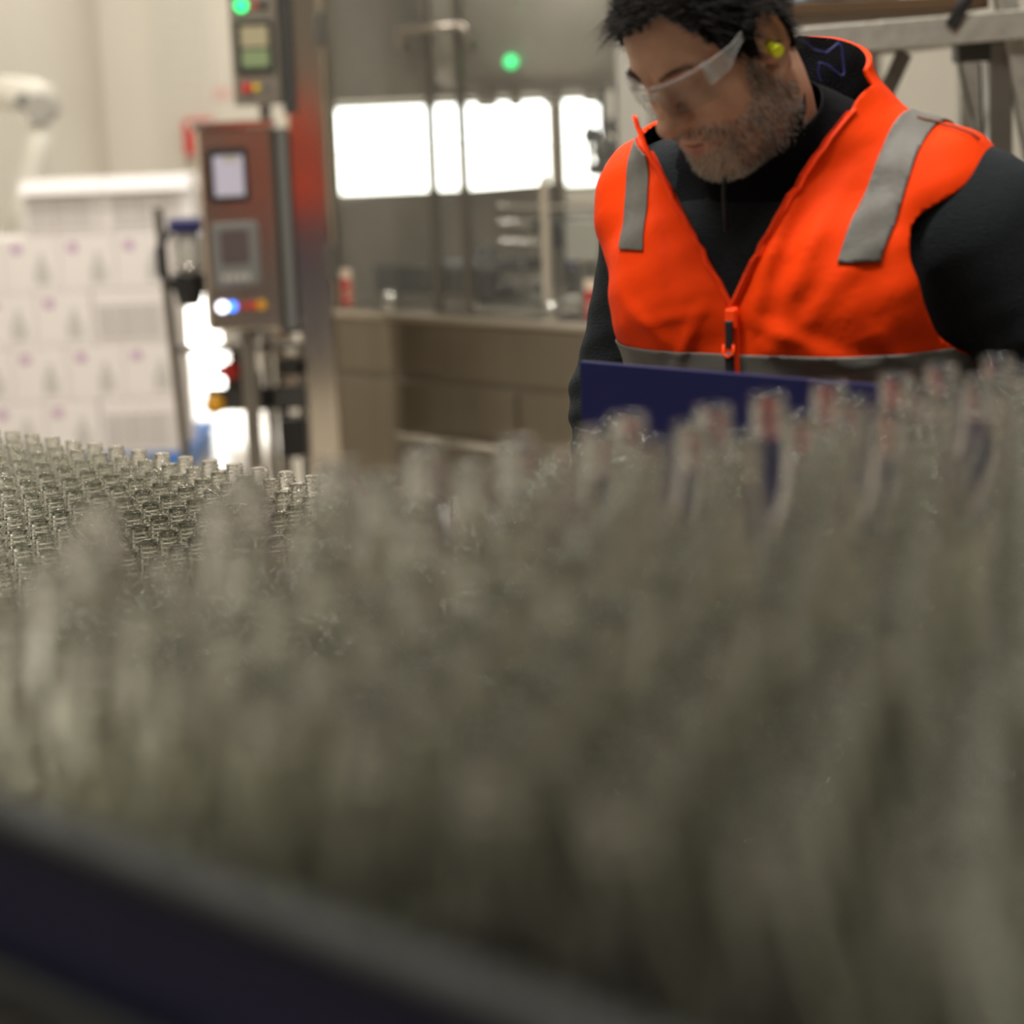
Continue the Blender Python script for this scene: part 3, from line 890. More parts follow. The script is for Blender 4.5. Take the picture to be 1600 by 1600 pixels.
def nets(F, g):
    """naive surface nets -> vertices, quads (outward where F > 0)"""
    s = F < 0
    nx, ny, nz = F.shape
    cnt = np.zeros((nx - 1, ny - 1, nz - 1), np.int8)
    for i in (0, 1):
        for j in (0, 1):
            for k in (0, 1):
                cnt += s[i:nx - 1 + i, j:ny - 1 + j, k:nz - 1 + k]
    act = (cnt > 0) & (cnt < 8)
    I = np.argwhere(act)
    ids = -np.ones(act.shape, np.int64)
    ids[act] = np.arange(len(I))
    acc, num = np.zeros((len(I), 3)), np.zeros(len(I))
    corners = [(i, j, k) for i in (0, 1) for j in (0, 1) for k in (0, 1)]
    val = {c: F[I[:, 0] + c[0], I[:, 1] + c[1], I[:, 2] + c[2]] for c in corners}
    for a in corners:
        for ax in range(3):
            if a[ax]: continue
            b = list(a); b[ax] = 1; b = tuple(b)
            m = (val[a] < 0) != (val[b] < 0)
            t = np.where(m, val[a] / np.where(m, val[a] - val[b], 1), 0)
            q = np.array(a, float)[None].repeat(len(I), 0)
            q[:, ax] += t
            acc[m] += q[m]
            num[m] += 1
    V = g.lo + g.h * (I + acc / num[:, None])
    Q = []
    for ax in range(3):
        u, v = (ax + 1) % 3, (ax + 2) % 3
        sl0 = [slice(None)] * 3; sl1 = [slice(None)] * 3
        sl0[ax] = slice(0, -1); sl1[ax] = slice(1, None)
        ch = s[tuple(sl0)] != s[tuple(sl1)]
        E = np.argwhere(ch)
        E = E[(E[:, u] > 0) & (E[:, v] > 0) & (E[:, u] < F.shape[u] - 1) & (E[:, v] < F.shape[v] - 1)]
        if not len(E): continue
        def cell(du, dv):
            c = E.copy(); c[:, u] -= du; c[:, v] -= dv
            return ids[c[:, 0], c[:, 1], c[:, 2]]
        q = np.stack([cell(1, 1), cell(0, 1), cell(0, 0), cell(1, 0)], 1)
        flip = ~s[E[:, 0], E[:, 1], E[:, 2]]
        q[flip] = q[flip][:, ::-1]
        Q.append(q)
    return V, np.concatenate(Q)

def tri(Q):
    return np.concatenate([Q[:, [0, 1, 2]], Q[:, [0, 2, 3]]])

def clip(V, T, m):
    """keep the part of a triangle mesh where the vertex field m >= 0, cut along m = 0"""
    ins = m >= 0
    k = ins[T].sum(1)
    out = [T[k == 3]]
    newv, cache, extra = [], {}, []
    base = len(V)
    def cut(a, b):
        key = (a, b) if a < b else (b, a)
        if key not in cache:
            t = m[a] / (m[a] - m[b])
            cache[key] = base + len(newv)
            newv.append(V[a] + t * (V[b] - V[a]))
        return cache[key]
    for t in T[(k == 1) | (k == 2)]:
        t = list(map(int, t))
        poly = []
        for i in range(3):
            a, b = t[i], t[(i + 1) % 3]
            if ins[a]: poly.append(a)
            if ins[a] != ins[b]: poly.append(cut(a, b))
        for i in range(1, len(poly) - 1):
            extra.append((poly[0], poly[i], poly[i + 1]))
    if extra: out.append(np.array(extra))
    V2 = np.concatenate([V, np.array(newv)]) if newv else V
    T2 = np.concatenate(out)
    used = np.unique(T2)
    rm = -np.ones(len(V2), np.int64); rm[used] = np.arange(len(used))
    return V2[used], rm[T2]

def sdf_obj(name, V, T, m, parent, smooth=True, solid=0.0, offset=-1.0, inner=False):
    me = bpy.data.meshes.new(name)
    me.from_pydata(V.tolist(), [], T.tolist())
    for q in (m if isinstance(m, (list, tuple)) else [m]):
        me.materials.append(q)
    me.polygons.foreach_set('use_smooth', [smooth] * len(me.polygons))
    me.update()
    o = bpy.data.objects.new(name, me)
    C.objects.link(o)
    o.parent = parent
    if solid:
        s = o.modifiers.new('thickness', 'SOLIDIFY')
        s.thickness, s.offset = solid, offset
        if inner:
            s.material_offset = 1
    return o

def strands(name, roots, dirs, bend, length, width, m, parent, seg=3):
    """many fine tapered hairs in one mesh"""
    n = len(roots)
    d = dirs / np.linalg.norm(dirs, axis=1, keepdims=True)
    a = np.cross(d, np.array([.3, .5, .8])); a /= np.linalg.norm(a, axis=1, keepdims=True)
    b = np.cross(d, a)
    V = []
    for s in range(seg + 1):
        t = s / seg
        c = roots + d * (length * t)[:, None] + bend * ((length * t * t)[:, None])
        w = (width * (1 - .85 * t))[:, None]
        for k in range(3):
            th = 2 * math.pi * k / 3
            V.append(c + (a * math.cos(th) + b * math.sin(th)) * w)
    V = np.stack(V, 1)                          # n, (seg+1)*3, 3
    per = (seg + 1) * 3
    F = []
    for s in range(seg):
        for k in range(3):
            p, q = s * 3 + k, s * 3 + (k + 1) % 3
            F.append((p, q, q + 3, p + 3))
    F = np.array(F)
    Q = (F[None] + (np.arange(n) * per)[:, None, None]).reshape(-1, 4)
    return sdf_obj(name, V.reshape(-1, 3), Q, m, parent)

# ------------------------------------------------------------------ materials of the figure
M['skin'] = mat('skin', (.54, .30, .20), .48, spec=.4, noise=.16, nscale=60, bump=.12, bscale=420, sss=.12)
M['lip'] = mat('lip_skin', (.42, .17, .13), .42, sss=.1)
M['vest'] = mat('hi_vis_orange', (.80, .046, .001), .7, spec=.10, noise=.04, nscale=9, bump=.12, bscale=55)
M['lining'] = mat('black_fleece', (.006, .006, .007), .9, spec=.1, bump=.3, bscale=300)
M['tape'] = mat('reflective_tape', (.105, .099, .087), .58, .1, noise=.10, nscale=45, bump=.12, bscale=60)
M['stitch'] = mat('dark_stitching', (.16, .04, .015), .8)
M['shirt'] = mat('charcoal_knit', (.013, .0165, .019), .9, spec=.2, noise=.45, nscale=160, bump=.35, bscale=150, aniso=(1, 1, 4))
M['denim'] = mat('blue_denim', (.03, .045, .13), .8, noise=.2, nscale=120, bump=.1, bscale=200)
M['boot'] = mat('brown_boot', (.06, .035, .02), .55, bump=.1)
M['hair'] = strand_mat('dark_hair', [(0, (.003, .0022, .0018)), (.7, (.007, .005, .0035)), (1, (.017, .011, .008))], .8)
M['haircap'] = mat('hair_mass', (.005, .004, .003), .85, spec=.05, bump=.25, bscale=260, aniso=(1, .35, 1))
M['beard'] = strand_mat('grey_brown_beard', [(0, (.08, .055, .042)), (.4, (.22, .16, .13)), (.72, (.48, .41, .36)), (1, (.80, .74, .68))], .5)
M['beard_grey'] = strand_mat('grey_beard', [(0, (.26, .22, .17)), (.4, (.60, .54, .45)), (1, (.95, .90, .80))], .5)
M['brow'] = strand_mat('brow_hair', [(0, (.012, .008, .006)), (1, (.10, .07, .05))], .5)
M['eye_white'] = mat('eye_white', (.55, .50, .46), .2)
M['iris'] = mat('dark_iris', (.02, .012, .008), .15)
M['zip'] = mat('orange_zip', (1.0, .06, .004), .5, spec=.2)
M['plug'] = mat('yellow_foam', (.86, 1.0, .03), .7)
M['cord'] = mat('blue_cord', (.02, .025, .20), .5)
M['lens'] = clear_sheet('clear_lens', (.93, .935, .93), haze=.004, ior=1.55)
M['lens_rim'] = clear_sheet('clear_rim', (.86, .86, .86), haze=.16, ior=1.55)
M['temple'] = clear_sheet('clear_temple', (.93, .93, .93), haze=.22, ior=1.5)

PHI = R(33)
PB = Vector((.385, 2.60, 0))                    # where the man stands
person = thing('person', 'bearded man in orange hi-vis vest looking down over the bottles', 'person', PB, math.pi - PHI)
PMI = (Matrix.Translation(PB) @ Matrix.Rotation(math.pi - PHI, 4, 'Z')).inverted()
def PL(x, y, z):                                # hall -> figure axes (x: his right, y: ahead)
    return np.array(PMI @ Vector((x, y, z)))

HS = .95                                       # a big man
HC_ = Vector((.0245, .208, 1.671))
HM = Matrix.Translation(HC_) @ Matrix.Rotation(R(-20), 4, 'Z') @ Matrix.Rotation(R(-38), 4, 'X') @ Matrix.Rotation(R(2), 4, 'Y') @ Matrix.Scale(HS, 4)
HMn = np.array(HM)
HMi = np.array(HM.inverted())
def h2p(P):
    return P @ HMn[:3, :3].T + HMn[:3, 3]
def p2h(P):
    return P @ HMi[:3, :3].T + HMi[:3, 3]

def sym(f):
    return np.minimum(f(1), f(-1))

def head_field(p, lips=True):
    x, y, z = p
    ax = np.abs(x)
    q = (ax, y, z)
    d = ell(p, (0, -.012, .048), (.0765, .098, .086))
    d = su(d, ell(p, (0, .036, .050), (.064, .056, .058)), .03)
    d = su(d, ell(p, (0, .026, -.028), (.064, .062, .078)), .03)
    d = su(d, ell(p, (0, .030, -.072), (.060, .054, .042)), .025)           # jaw
    d = su(d, cap(q, (.056, .0, -.055), (.026, .074, -.098), .020, .018), .03)
    d = su(d, ell(p, (0, .080, -.100), (.026, .020, .020)), .02)            # chin
    d = su(d, ell(q, (.041, .058, -.012), (.026, .028, .024)), .025)        # cheek bone
    d = su(d, ell(q, (.036, .058, -.042), (.026, .026, .030)), .025)        # cheek
    d = su(d, cap(q, (.012, .0935, .036), (.048, .074, .038), .0095, .008), .016)      # brow
    d = su(d, ell(p, (0, .080, -.058), (.034, .026, .026)), .02)            # muzzle
    d = ss(d, ell(q, (.033, .104, .020), (.019, .020, .0115)), .014)        # eye socket
    # nose
    n = cap(p, (0, .088, .028), (0, .1155, -.016), .0085, .0130)
    n = su(n, ell(p, (0, .1175, -.019), (.0135, .0125, .0115)), .008)
    n = su(n, ell(q, (.0135, .1035, -.0215), (.0085, .0115, .0085)), .007)
    d = su(d, n, .009)
    d = ss(d, ell(q, (.0068, .112, -.0315), (.0042, .0065, .004)), .003)    # nostril
    # eyes: closed-down lids
    lid = cap(q, (.0325, .0765, .0205), (.0330, .0765, .0205), .0136)
    up = np.maximum(lid, -(z - .0135 - (y - .09) * .12))
    lo = np.maximum(cap(q, (.0325, .0765, .0190), (.0330, .0765, .0190), .0134), (z - .0100))
    d = su(d, up, .004)
    d = su(d, lo, .005)
    # mouth
    d = su(d, cap(q, (.0, .1015, -.0510), (.021, .0925, -.0545), .0058, .0028), .008)
    d = su(d, cap(q, (.0, .0985, -.0650), (.017, .0915, -.0620), .0080, .0036), .008)
    d = ss(d, ell(p, (0, .106, -.0575), (.022, .012, .0019)), .0025)
    d = ss(d, ell(p, (0, .103, -.078), (.020, .008, .006)), .008)           # below the lip
    # ears
    pts = [(.0765, .012, -.012), (.0795, .016, .008), (.084, .010, .026), (.088, -.004, .033), (.0905, -.018, .026), (.089, -.024, .008), (.0855, -.020, -.010), (.081, -.010, -.028), (.0785, .002, -.035)]
    e = None
    EC, ES = (.079, -.004, -.002), 1.22
    q0 = q
    q = tuple(c + (w - c) / ES for c, w in zip(EC, q))
    for i, (a, b) in enumerate(zip(pts, pts[1:])):
        c = cap(q, a, b, .0042 if i < 7 else .0062)
        e = c if e is None else su(e, c, .004)
    disc = ell(q, (.0800, -.006, .004), (.0055, .018, .028))
    e = su(e, disc, .004)
    e = ss(e, ell(q, (.0900, -.003, -.001), (.0085, .0085, .0130)), .004)
    e = su(e, ell(q, (.0785, .011, -.003), (.005, .005, .008)), .004)       # tragus
    d = su(d, e * ES, .005)
    return d

NECK_TOP = p2h(np.array([[.008, .165, 1.615]]))[0]
NECK_LOW = p2h(np.array([[0, .070, 1.475]]))[0]

def torso_field(p):
    d = ell(p, (0, .0, .95), (.185, .150, .15))
    d = su(d, ell(p, (0, .055, 1.13), (.200, .178, .19)), .08)
    d = su(d, ell(p, (0, .065, 1.36), (.212, .145, .185)), .08)
    d = su(d, cap(p, (-.175, .070, 1.488), (.175, .070, 1.482), .066), .06)
    for s in (-1, 1):
        d = su(d, cap(p, (s * .03, .075, 1.575), (s * .17, .065, 1.505), .050, .052), .05)
        d = su(d, ell(p, (s * .09, .155, 1.40), (.085, .05, .075)), .05)
    return d

ARM = {-1: ((-.222, .056, 1.462), (-.345, -.03, 1.20), (-.315, .19, 1.02)), 1: ((.178, .055, 1.452), (.278, .000, 1.24), (.303, .055, .98))}
def arm_field(p, s, k=1.0, grow=0.0):
    a, b, c = ARM[s]
    d = cap(p, a, b, (.083 if s < 0 else .074) * k + grow, .060 * k + grow)
    return su(d, cap(p, b, c, .058 * k + grow, .036 * k + grow), .03)

def legs_field(p, grow=0.0):
    d = ell(p, (0, .0, .93), (.190 + grow, .150 + grow, .13))
    for s in (-1, 1):
        d = su(d, cap(p, (s * .095, 0, .86), (s * .115, .02, .50), .098 + grow, .072 + grow), .05)
        d = su(d, cap(p, (s * .115, .02, .50), (s * .125, -.02, .10), .068 + grow, .052 + grow), .03)
    return d

def hand_mesh(s):
    """palm, thumb and four bent fingers, hanging from the wrist"""
    w = np.array(ARM[s][2]); el_ = np.array(ARM[s][1])
    fw = (w - el_) / np.linalg.norm(w - el_)
    side = np.array([-s * 1.0, 0, 0.0]); side = side - fw * (side @ fw); side /= np.linalg.norm(side)   # thumb side: towards the body
    nrm = np.cross(fw, side); nrm *= np.sign(-nrm[2]) if abs(nrm[2]) > .01 else 1                        # palm side: down
    g = Grid(w - .16 + fw * .08, w + .16 + fw * .08, .003)
    P = g.p
    at = lambda f, sd, n: tuple(w + fw * f + side * sd + nrm * n)
    d = cap(P, tuple(w - fw * .03), at(.02, 0, 0), .033, .029)
    for k in range(4):
        d = su(d, cap(P, at(.015, .020 - .013 * k, 0), at(.092 - .003 * abs(k - 1), .031 - .0205 * k, .002), .014, .0125), .012)
    ln = (.042, .047, .044, .034)
    for k in range(4):
        a0 = np.array(at(.096 - .003 * abs(k - 1), .031 - .0205 * k, .002))
        a1 = a0 + (fw * .93 + nrm * .36) * ln[k]
        a2 = a1 + (fw * .62 + nrm * .78) * ln[k] * .66
        a3 = a2 + (fw * .30 + nrm * .95) * ln[k] * .5
        f = su(cap(P, a0, a1, .0105, .0092), cap(P, a1, a2, .0092, .0083), .004)
        f = su(f, cap(P, a2, a3, .0083, .0070), .004)
        d = su(d, f, .005)
    b0 = np.array(at(.028, .026, .006)); b1 = b0 + fw * .030 + side * .030 + nrm * .012
    b2 = b1 + fw * .030 + side * .010 + nrm * .012; b3 = b2 + fw * .024 - side * .002 + nrm * .010
    t = su(cap(P, b0, b1, .0155, .0120), cap(P, b1, b2, .0118, .0105), .006)
    d = su(d, su(t, cap(P, b2, b3, .0103, .0082), .005), .010)
    V, Q = nets(d, g)
    return V, tri(Q)

def build_person():
    # head and neck (fine) + trunk and limbs (coarse) + hands, joined in one skin
    g = Grid((-.105, -.125, -.20), (.105, .14, .145), .0021)
    F = head_field(g.p)
    F = su(F, cap(g.p, NECK_LOW, NECK_TOP, .076, .066), .03)
    F = su(F, cap(g.p, NECK_TOP, (0, -.03, -.02), .066, .058), .03)
    Vh, Qh = nets(F, g)
    Th = tri(Qh)
    lipm = (np.abs(Vh[:, 0]) < .020) & (Vh[:, 1] > .088) & (Vh[:, 2] < -.0595 - 0.0) & (Vh[:, 2] > -.0720 + 3 * np.abs(Vh[:, 0]) ** 1.5)
    lipf = lipm[Th].all(1)
    vs, ts, mi, n = [h2p(Vh)], [Th], [lipf.astype(int)], len(Vh)
    g = Grid((-.42, -.22, .06), (.42, .40, 1.60), .011)
    F = torso_field(g.p) + .012
    for s in (-1, 1):
        F = su(F, arm_field(g.p, s, .88), .03)
    F = su(F, legs_field(g.p, -.010), .04)
    F = su(F, cap(g.p, (0, .07, 1.475), (.004, .12, 1.56), .070), .03)
    V, Q = nets(F, g)
    T = tri(Q)
    vs.append(V); ts.append(T + n); mi.append(np.zeros(len(T), int)); n += len(V)
    for s in (-1, 1):
        V, T = hand_mesh(s)
        vs.append(V); ts.append(T + n); mi.append(np.zeros(len(T), int)); n += len(V)
    body = sdf_obj('body', np.concatenate(vs), np.concatenate(ts), [M['skin'], M['lip']], person)
    body.data.polygons.foreach_set('material_index', np.concatenate(mi))
    for s in (-1, 1):                           # eyes under the lowered lids
        e = MB().lathe([(.0, -.0122), (.0086, -.0086), (.0122, 0), (.0086, .0086), (.006, .0106)], 20).add([(0, 0, 0)], [], 0)
        e = e.build('eye', M['eye_white'], person)
        e.matrix_local = HM @ Matrix.Translation((s * .0325, .0765, .0195)) @ Matrix.Rotation(R(-112), 4, 'X')
        i = MB().lathe([(.0061, .0106), (.0045, .0115), (.0, .0123)], 20).build('iris', M['iris'], e)

    # ---- shirt
    g = Grid((-.44, -.24, .86), (.44, .42, 1.66), .0065)
    P = g.p
    F = torso_field(P) - .002
    for s in (-1, 1):
        A = arm_field(P, s, 1.0, .006)
        a, b, c = ARM[s]
        A = A - .0022 * np.sin(P[2] * 150 + P[0] * 60) * np.exp(-((P[2] - b[2]) / .12) ** 2)         # sleeve folds at the elbow
        F = su(F, A, .035)
    F = su(F, cap(P, (0, .072, 1.49), (.008, .155, 1.605), .082, .076), .02)                          # stand collar of the shirt
    V, Q = nets(F, g)
    V, T = clip(V, tri(Q), V[:, 2] - .90)
    ax_ = (V - np.array([0, .072, 1.49])) @ (np.array([.004, .053, .088]) / .1028)
    neck = np.hypot(V[:, 0], V[:, 1] - .10) < .1
    m = np.where(neck & (V[:, 2] > 1.5), .128 - ax_, 1.0)
    V, T = clip(V, T, m)
    m = np.ones(len(V))
    for s in (-1, 1):
        w = np.array(ARM[s][2]); e_ = np.array(ARM[s][1])
        f = (w - e_) / np.linalg.norm(w - e_)
        mm = -((V - w) @ f) - .004
        near = np.linalg.norm(V - w, axis=1) < .09
        m = np.where(near, np.minimum(m, mm), m)
    V, T = clip(V, T, m)
    shirt = sdf_obj('shirt', V, T, [M['shirt'], M['lining']], person, solid=.003)
    cf = (V[:, 2] > 1.50) & (np.hypot(V[:, 0], V[:, 1] - .11) < .125)
    shirt.data.polygons.foreach_set('material_index', cf[T].all(1).astype(int))
    shirt['label'] = 'charcoal long-sleeved zip-neck shirt'
    z0 = [(.012, .222, 1.47), (.014, .222, 1.51), (.014, .217, 1.545), (.014, .208, 1.567)]
    MB().tube(z0, .0028).build('zip', M['black'], shirt)
    MB().box(.010, .018, .212, .218, 1.53, 1.556, .001).build('zip_pull', M['steel_dark'], shirt)

    # ---- trousers and boots
    g = Grid((-.26, -.22, .05), (.26, .24, 1.08), .009)
    F = legs_field(g.p, .006) - .002 * np.sin(g.z * 90 + g.x * 40) * np.exp(-((g.z - .12) / .1) ** 2)
    V, Q = nets(F, g)
    V, T = clip(V, tri(Q), np.minimum(V[:, 2] - .075, 1.02 - V[:, 2]))
    sdf_obj('trousers', V, T, M['denim'], person, solid=.003)['label'] = 'blue denim trousers'
    g = Grid((-.21, -.14, -.004), (.21, .22, .2), .006)
    P = g.p
    F = None
    for s in (-1, 1):
        b = su(cap(P, (s * .125, -.05, .045), (s * .135, .14, .038), .045, .040), cap(P, (s * .125, -.02, .06), (s * .125, -.02, .15), .056), .03)
        F = b if F is None else np.minimum(F, b)
    F = np.maximum(F, .0 - P[2] + .0005)
    V, Q = nets(F, g)
    sdf_obj('boots', V, tri(Q), M['boot'], person)

    # ---- vest with its stand collar
    g = Grid((-.33, -.24, 1.0), (.33, .33, 1.76), .0048)
    P = g.p
    x, y, z = P
    F = torso_field(P) - .016
    F = su(F, cap(P, (.011, .085, 1.50), (.044, .109, 1.68), .124, .145), .05)
    F = F + 0 * x
    # creases of the cloth: ridges along lines drawn on the front (x, z)
    def crease(a, b, w, amp, yy=.06):
        dx, dz = b[0] - a[0], b[1] - a[1]
        L = math.hypot(dx, dz)
        s = ((x - a[0]) * dx + (z - a[1]) * dz) / L
        o = ((x - a[0]) * dz - (z - a[1]) * dx) / L
        f = np.exp(-(o / w) ** 2) * np.clip(1.2 - np.abs(s - L / 2) / (L / 2), 0, 1) * np.clip((y - yy) / .04, 0, 1)
        return -amp * f
    for a, b, w, amp in (((-.085, 1.58), (-.022, 1.36), .010, .008), ((-.120, 1.54), (-.050, 1.33), .014, .007), ((-.165, 1.46), (-.06, 1.34), .012, .004),
                         ((.03, 1.40), (.10, 1.28), .008, .004), ((.018, 1.385), (.13, 1.36), .007, .003), ((-.02, 1.37), (-.13, 1.33), .010, .0045),
                         ((-.03, 1.34), (-.20, 1.31), .012, .005), ((-.06, 1.29), (-.20, 1.335), .010, .005), ((.07, 1.33), (.17, 1.40), .012, .004),
                         ((.12, 1.53), (.09, 1.40), .010, .004), ((-.16, 1.36), (-.215, 1.27), .012, .006), ((-.12, 1.26), (-.19, 1.30), .008, .005)):
        F = F + crease(a, b, w, amp)
    F = F - .0022 * np.sin(38 * x + 21 * z) * np.sin(33 * z - 17 * x + 9 * y) - .0012 * np.sin(90 * x + 60 * z) * np.sin(70 * z - 35 * x)
    V0, Q0 = nets(F, g)
    T0 = tri(Q0)
    def vest_masks(V):
        x, y, z = V.T
        zt = 1.678 - .34 * (y + .01) - .058 * np.clip((x - .04) / .10, 0, 1)                                             # collar top, falling to the front
        top = zt - z
        zz = np.array([1.36, 1.385, 1.41, 1.44, 1.48, 1.52, 1.56, 1.60, 1.64, 1.70])
        wl = np.interp(z, zz, [0, .0015, .012, .028, .050, .070, .090, .108, .116, .120])       # his left edge (-x)
        wr = np.interp(z, zz, [0, .0015, .016, .038, .066, .098, .134, .166, .175, .175])       # his right edge (+x)
        v = np.where(x < 0, -x - wl, x - wr)
        v = np.where((y > .085) & (z > 1.36), v, .05)
        v = np.where((y <= .085) & (y > .05), np.maximum(v, (.085 - y)), v)
        arm = np.where(x < 0, np.hypot((y - .055) / .118, (z - 1.43) / .110), np.hypot((y - .015) / .095, (z - 1.42) / .11)) - 1
        arm = np.where(np.abs(x) > .10, arm * .12, .05)
        arm = np.where(np.abs(x) > .246, -.01, np.minimum(arm, np.maximum(.243 - np.abs(x), -.01)))
        return top, v, arm, z - 1.03
    V, T = V0, T0
    for i in range(4):
        V, T = clip(V, T, vest_masks(V)[i])
    vest = sdf_obj('vest', V, T, [M['vest'], M['lining']], person, solid=.006, inner=True)
    vest['label'] = 'orange hi-vis vest with black lining'
    # reflective tape: the same cloth surface, a hair further out
    Nn = None
    def tape(fn, name='reflective_strip', off=.0026, m=M['tape']):
        V, T = Vt, T0
        for i in range(4):
            V, T = clip(V, T, vest_masks(V)[i] - (.003 if i < 3 else 0))
        for mm in fn:
            V, T = clip(V, T, mm(V))
        return sdf_obj(name, V, T, m, vest, solid=.001)
    e1 = V0[T0[:, 1]] - V0[T0[:, 0]]; e2 = V0[T0[:, 2]] - V0[T0[:, 0]]
    fn_ = np.cross(e1, e2)
    nv = np.zeros_like(V0)
    for k in range(3):
        np.add.at(nv, T0[:, k], fn_)
    nv /= np.linalg.norm(nv, axis=1, keepdims=True) + 1e-9
    Vt = V0 + nv * .0026
    SL = {-1: (-.170, -.128, .55), 1: (.128, .172, .40)}
    for s in (-1, 1):
        a, b, k = SL[s]
        lean = lambda V, k=k, s=s: V[:, 0] - s * k * np.maximum(0, V[:, 2] - 1.50) * 0 - s * .16 * (V[:, 2] - 1.47)
        zlo = 1.436 if s < 0 else 1.448
        st = tape([lambda V, a=a, lean=lean: lean(V) - a, lambda V, b=b, lean=lean: b - lean(V), lambda V, zlo=zlo: np.where(V[:, 1] > .03, V[:, 2] - zlo, V[:, 2] - 1.25)] + ([lambda V: 1.578 - V[:, 2], lambda V: V[:, 1] - .05] if s > 0 else []))
    tape([lambda V: V[:, 2] - 1.275, lambda V: 1.332 + .10 * np.maximum(0, -V[:, 0] - .15) * 0 - V[:, 2]])
    # zip: teeth tape along both edges and closed below, slider with black pull
    def front(xq, zq, off=0.0):
        sel = np.hypot(V0[:, 0] - xq, V0[:, 2] - zq) + np.where(V0[:, 1] > .05, 0, 9)
        i = int(np.argmin(sel))
        return V0[i] + nv[i] * off
    zz = np.array([1.385, 1.41, 1.44, 1.48, 1.52, 1.56, 1.60])
    for s, w in ((-1, [.0015, .012, .028, .050, .070, .090, .108]), (1, [.0015, .016, .038, .066, .098, .134, .166])):
        pts = [front(s * np.interp(q, zz, w), q, .001) for q in np.linspace(1.385, 1.60, 22)]
        MB().tube(pts, .0028, 8).build('zip_edge', M['zip'], vest)
        tm = MB()
        for a, b in zip(pts, pts[1:]):
            for t in (0, .25, .5, .75):
                c = a + (b - a) * t + np.array([-s * .0035, .0035, 0])
                tm.box(c[0] - .0022, c[0] + .0022, c[1] - .0015, c[1] + .0015, c[2] - .0009, c[2] + .0009)
        o = tm.build('zip_teeth', M['zip'], vest)
        o['kind'] = 'stuff'
    MB().tube([front(0, q, .0015) for q in np.linspace(1.04, 1.385, 30)], .0050, 8).build('zip_closed', M['zip'], vest)
    c = front(0, 1.375, .006)
    sl = MB().box(-.007, .007, c[1] - .003, c[1] + .005, 1.362, 1.385, .002).build('zip_slider', M['zip'], vest)
    MB().box(-.0045, .0045, c[1] + .005, c[1] + .009, 1.340, 1.372, .001).build('slider_tab', M['black'], vest)
    MB().box(-.0055, .0055, c[1] + .004, c[1] + .010, 1.300, 1.336, .002).build('zip_pull', M['black'], vest)
    MB().tube([(-.006, c[1] + .009, 1.345), (-.007, c[1] + .010, 1.335), (0, c[1] + .011, 1.331), (.007, c[1] + .010, 1.335), (.006, c[1] + .009, 1.345)], .0015, 6).build('pull_ring', M['zip'], vest)
    # seam over each shoulder
    for s in (-1,):
        pts = []
        for q in np.linspace(.165, .232, 10):
            sel = np.hypot(V0[:, 0] - s * q, V0[:, 1] - (.10 - .12 * (q - .11))) - V0[:, 2] * .02 + np.where(V0[:, 2] > 1.5, 0, 9)
            i = int(np.argmin(sel))
            pts.append(V0[i] + nv[i] * .0035)
        MB().tube(pts, .0014, 6).build('shoulder_seam', M['stitch'], vest)

    # ---- hair
    g = Grid((-.11, -.135, -.10), (.11, .125, .165), .0032)
    P = g.p
    x, y, z = P
    thick = .005 + .012 * np.clip((z - .06) / .07, 0, 1)
    Fh = head_field(P) * 1.0
    Fh = np.minimum(Fh, 1) - thick - .0011 * np.sin(120 * y + 60 * x) * np.sin(90 * x + 40 * z)
    V, Q = nets(Fh, g)
    T = tri(Q)
    def hairline(V):
        x, y, z = V.T
        a = np.abs(x)
        fr = np.interp(y, [-.12, -.085, -.05, -.030, -.018, -.002, .012, .024, .030, .038, .046, .060, .075, .090, .11], [-.055, -.058, -.055, -.040, .030, .042, .030, -.004, .010, .016, .022, .060, .092, .100, .101])
        fr = fr + .016 * np.exp(-((a - .044) / .014) ** 2) * np.clip((y - .04) / .02, 0, 1)
        return (z - fr) + .004 * np.sin(500 * y + 300 * x)
    Vc, Tc = clip(V, T, hairline(V))
    # keep hair out of the ears
    hair = sdf_obj('hair', h2p(Vc), Tc, M['haircap'], person)
    hair['label'] = 'short dark hair'
    r = np.random.default_rng(3)
    pick = r.integers(0, len(Vc), 5200)
    rt = Vc[pick] + r.normal(0, .0012, (5200, 3))
    rad = rt - np.array([0, -.01, .03]); rad /= np.linalg.norm(rad, axis=1, keepdims=True)
    flow = np.stack([rt[:, 0] * 1.5, -.55 * np.ones(len(rt)), np.where(rt[:, 2] > .1, .1, -.75)], 1)
    frt = rt[:, 1] > .055
    flow[frt] = np.array([0.25, .9, .35])
    dd = rad * .45 + flow * .9 + r.normal(0, .10, rad.shape)
    strands('hair_strand', h2p(rt), dd @ HMn[:3, :3].T, np.zeros_like(rt), np.where(frt, r.uniform(.005, .012, len(rt)), r.uniform(.009, .018, len(rt))), r.uniform(.00035, .0007, len(rt)), M['hair'], hair)['kind'] = 'stuff'
    # the tuft standing over the brow
    n = 170
    a = r.uniform(-1, 1, n)
    rt = np.stack([a * .022 + .012, .080 + r.uniform(-.012, .012, n), .106 + r.uniform(-.008, .012, n)], 1)
    dd = np.stack([.35 + r.normal(0, .25, n), .95 + r.normal(0, .12, n), .30 + r.normal(0, .22, n)], 1)
    bend = np.tile(np.array([.1, .1, -.55]), (n, 1)) + r.normal(0, .2, (n, 3))
    strands('fringe_strand', h2p(rt), dd @ HMn[:3, :3].T, bend @ HMn[:3, :3].T, r.uniform(.014, .030, n), r.uniform(.0004, .0008, n), M['hair'], hair, 5)['kind'] = 'stuff'

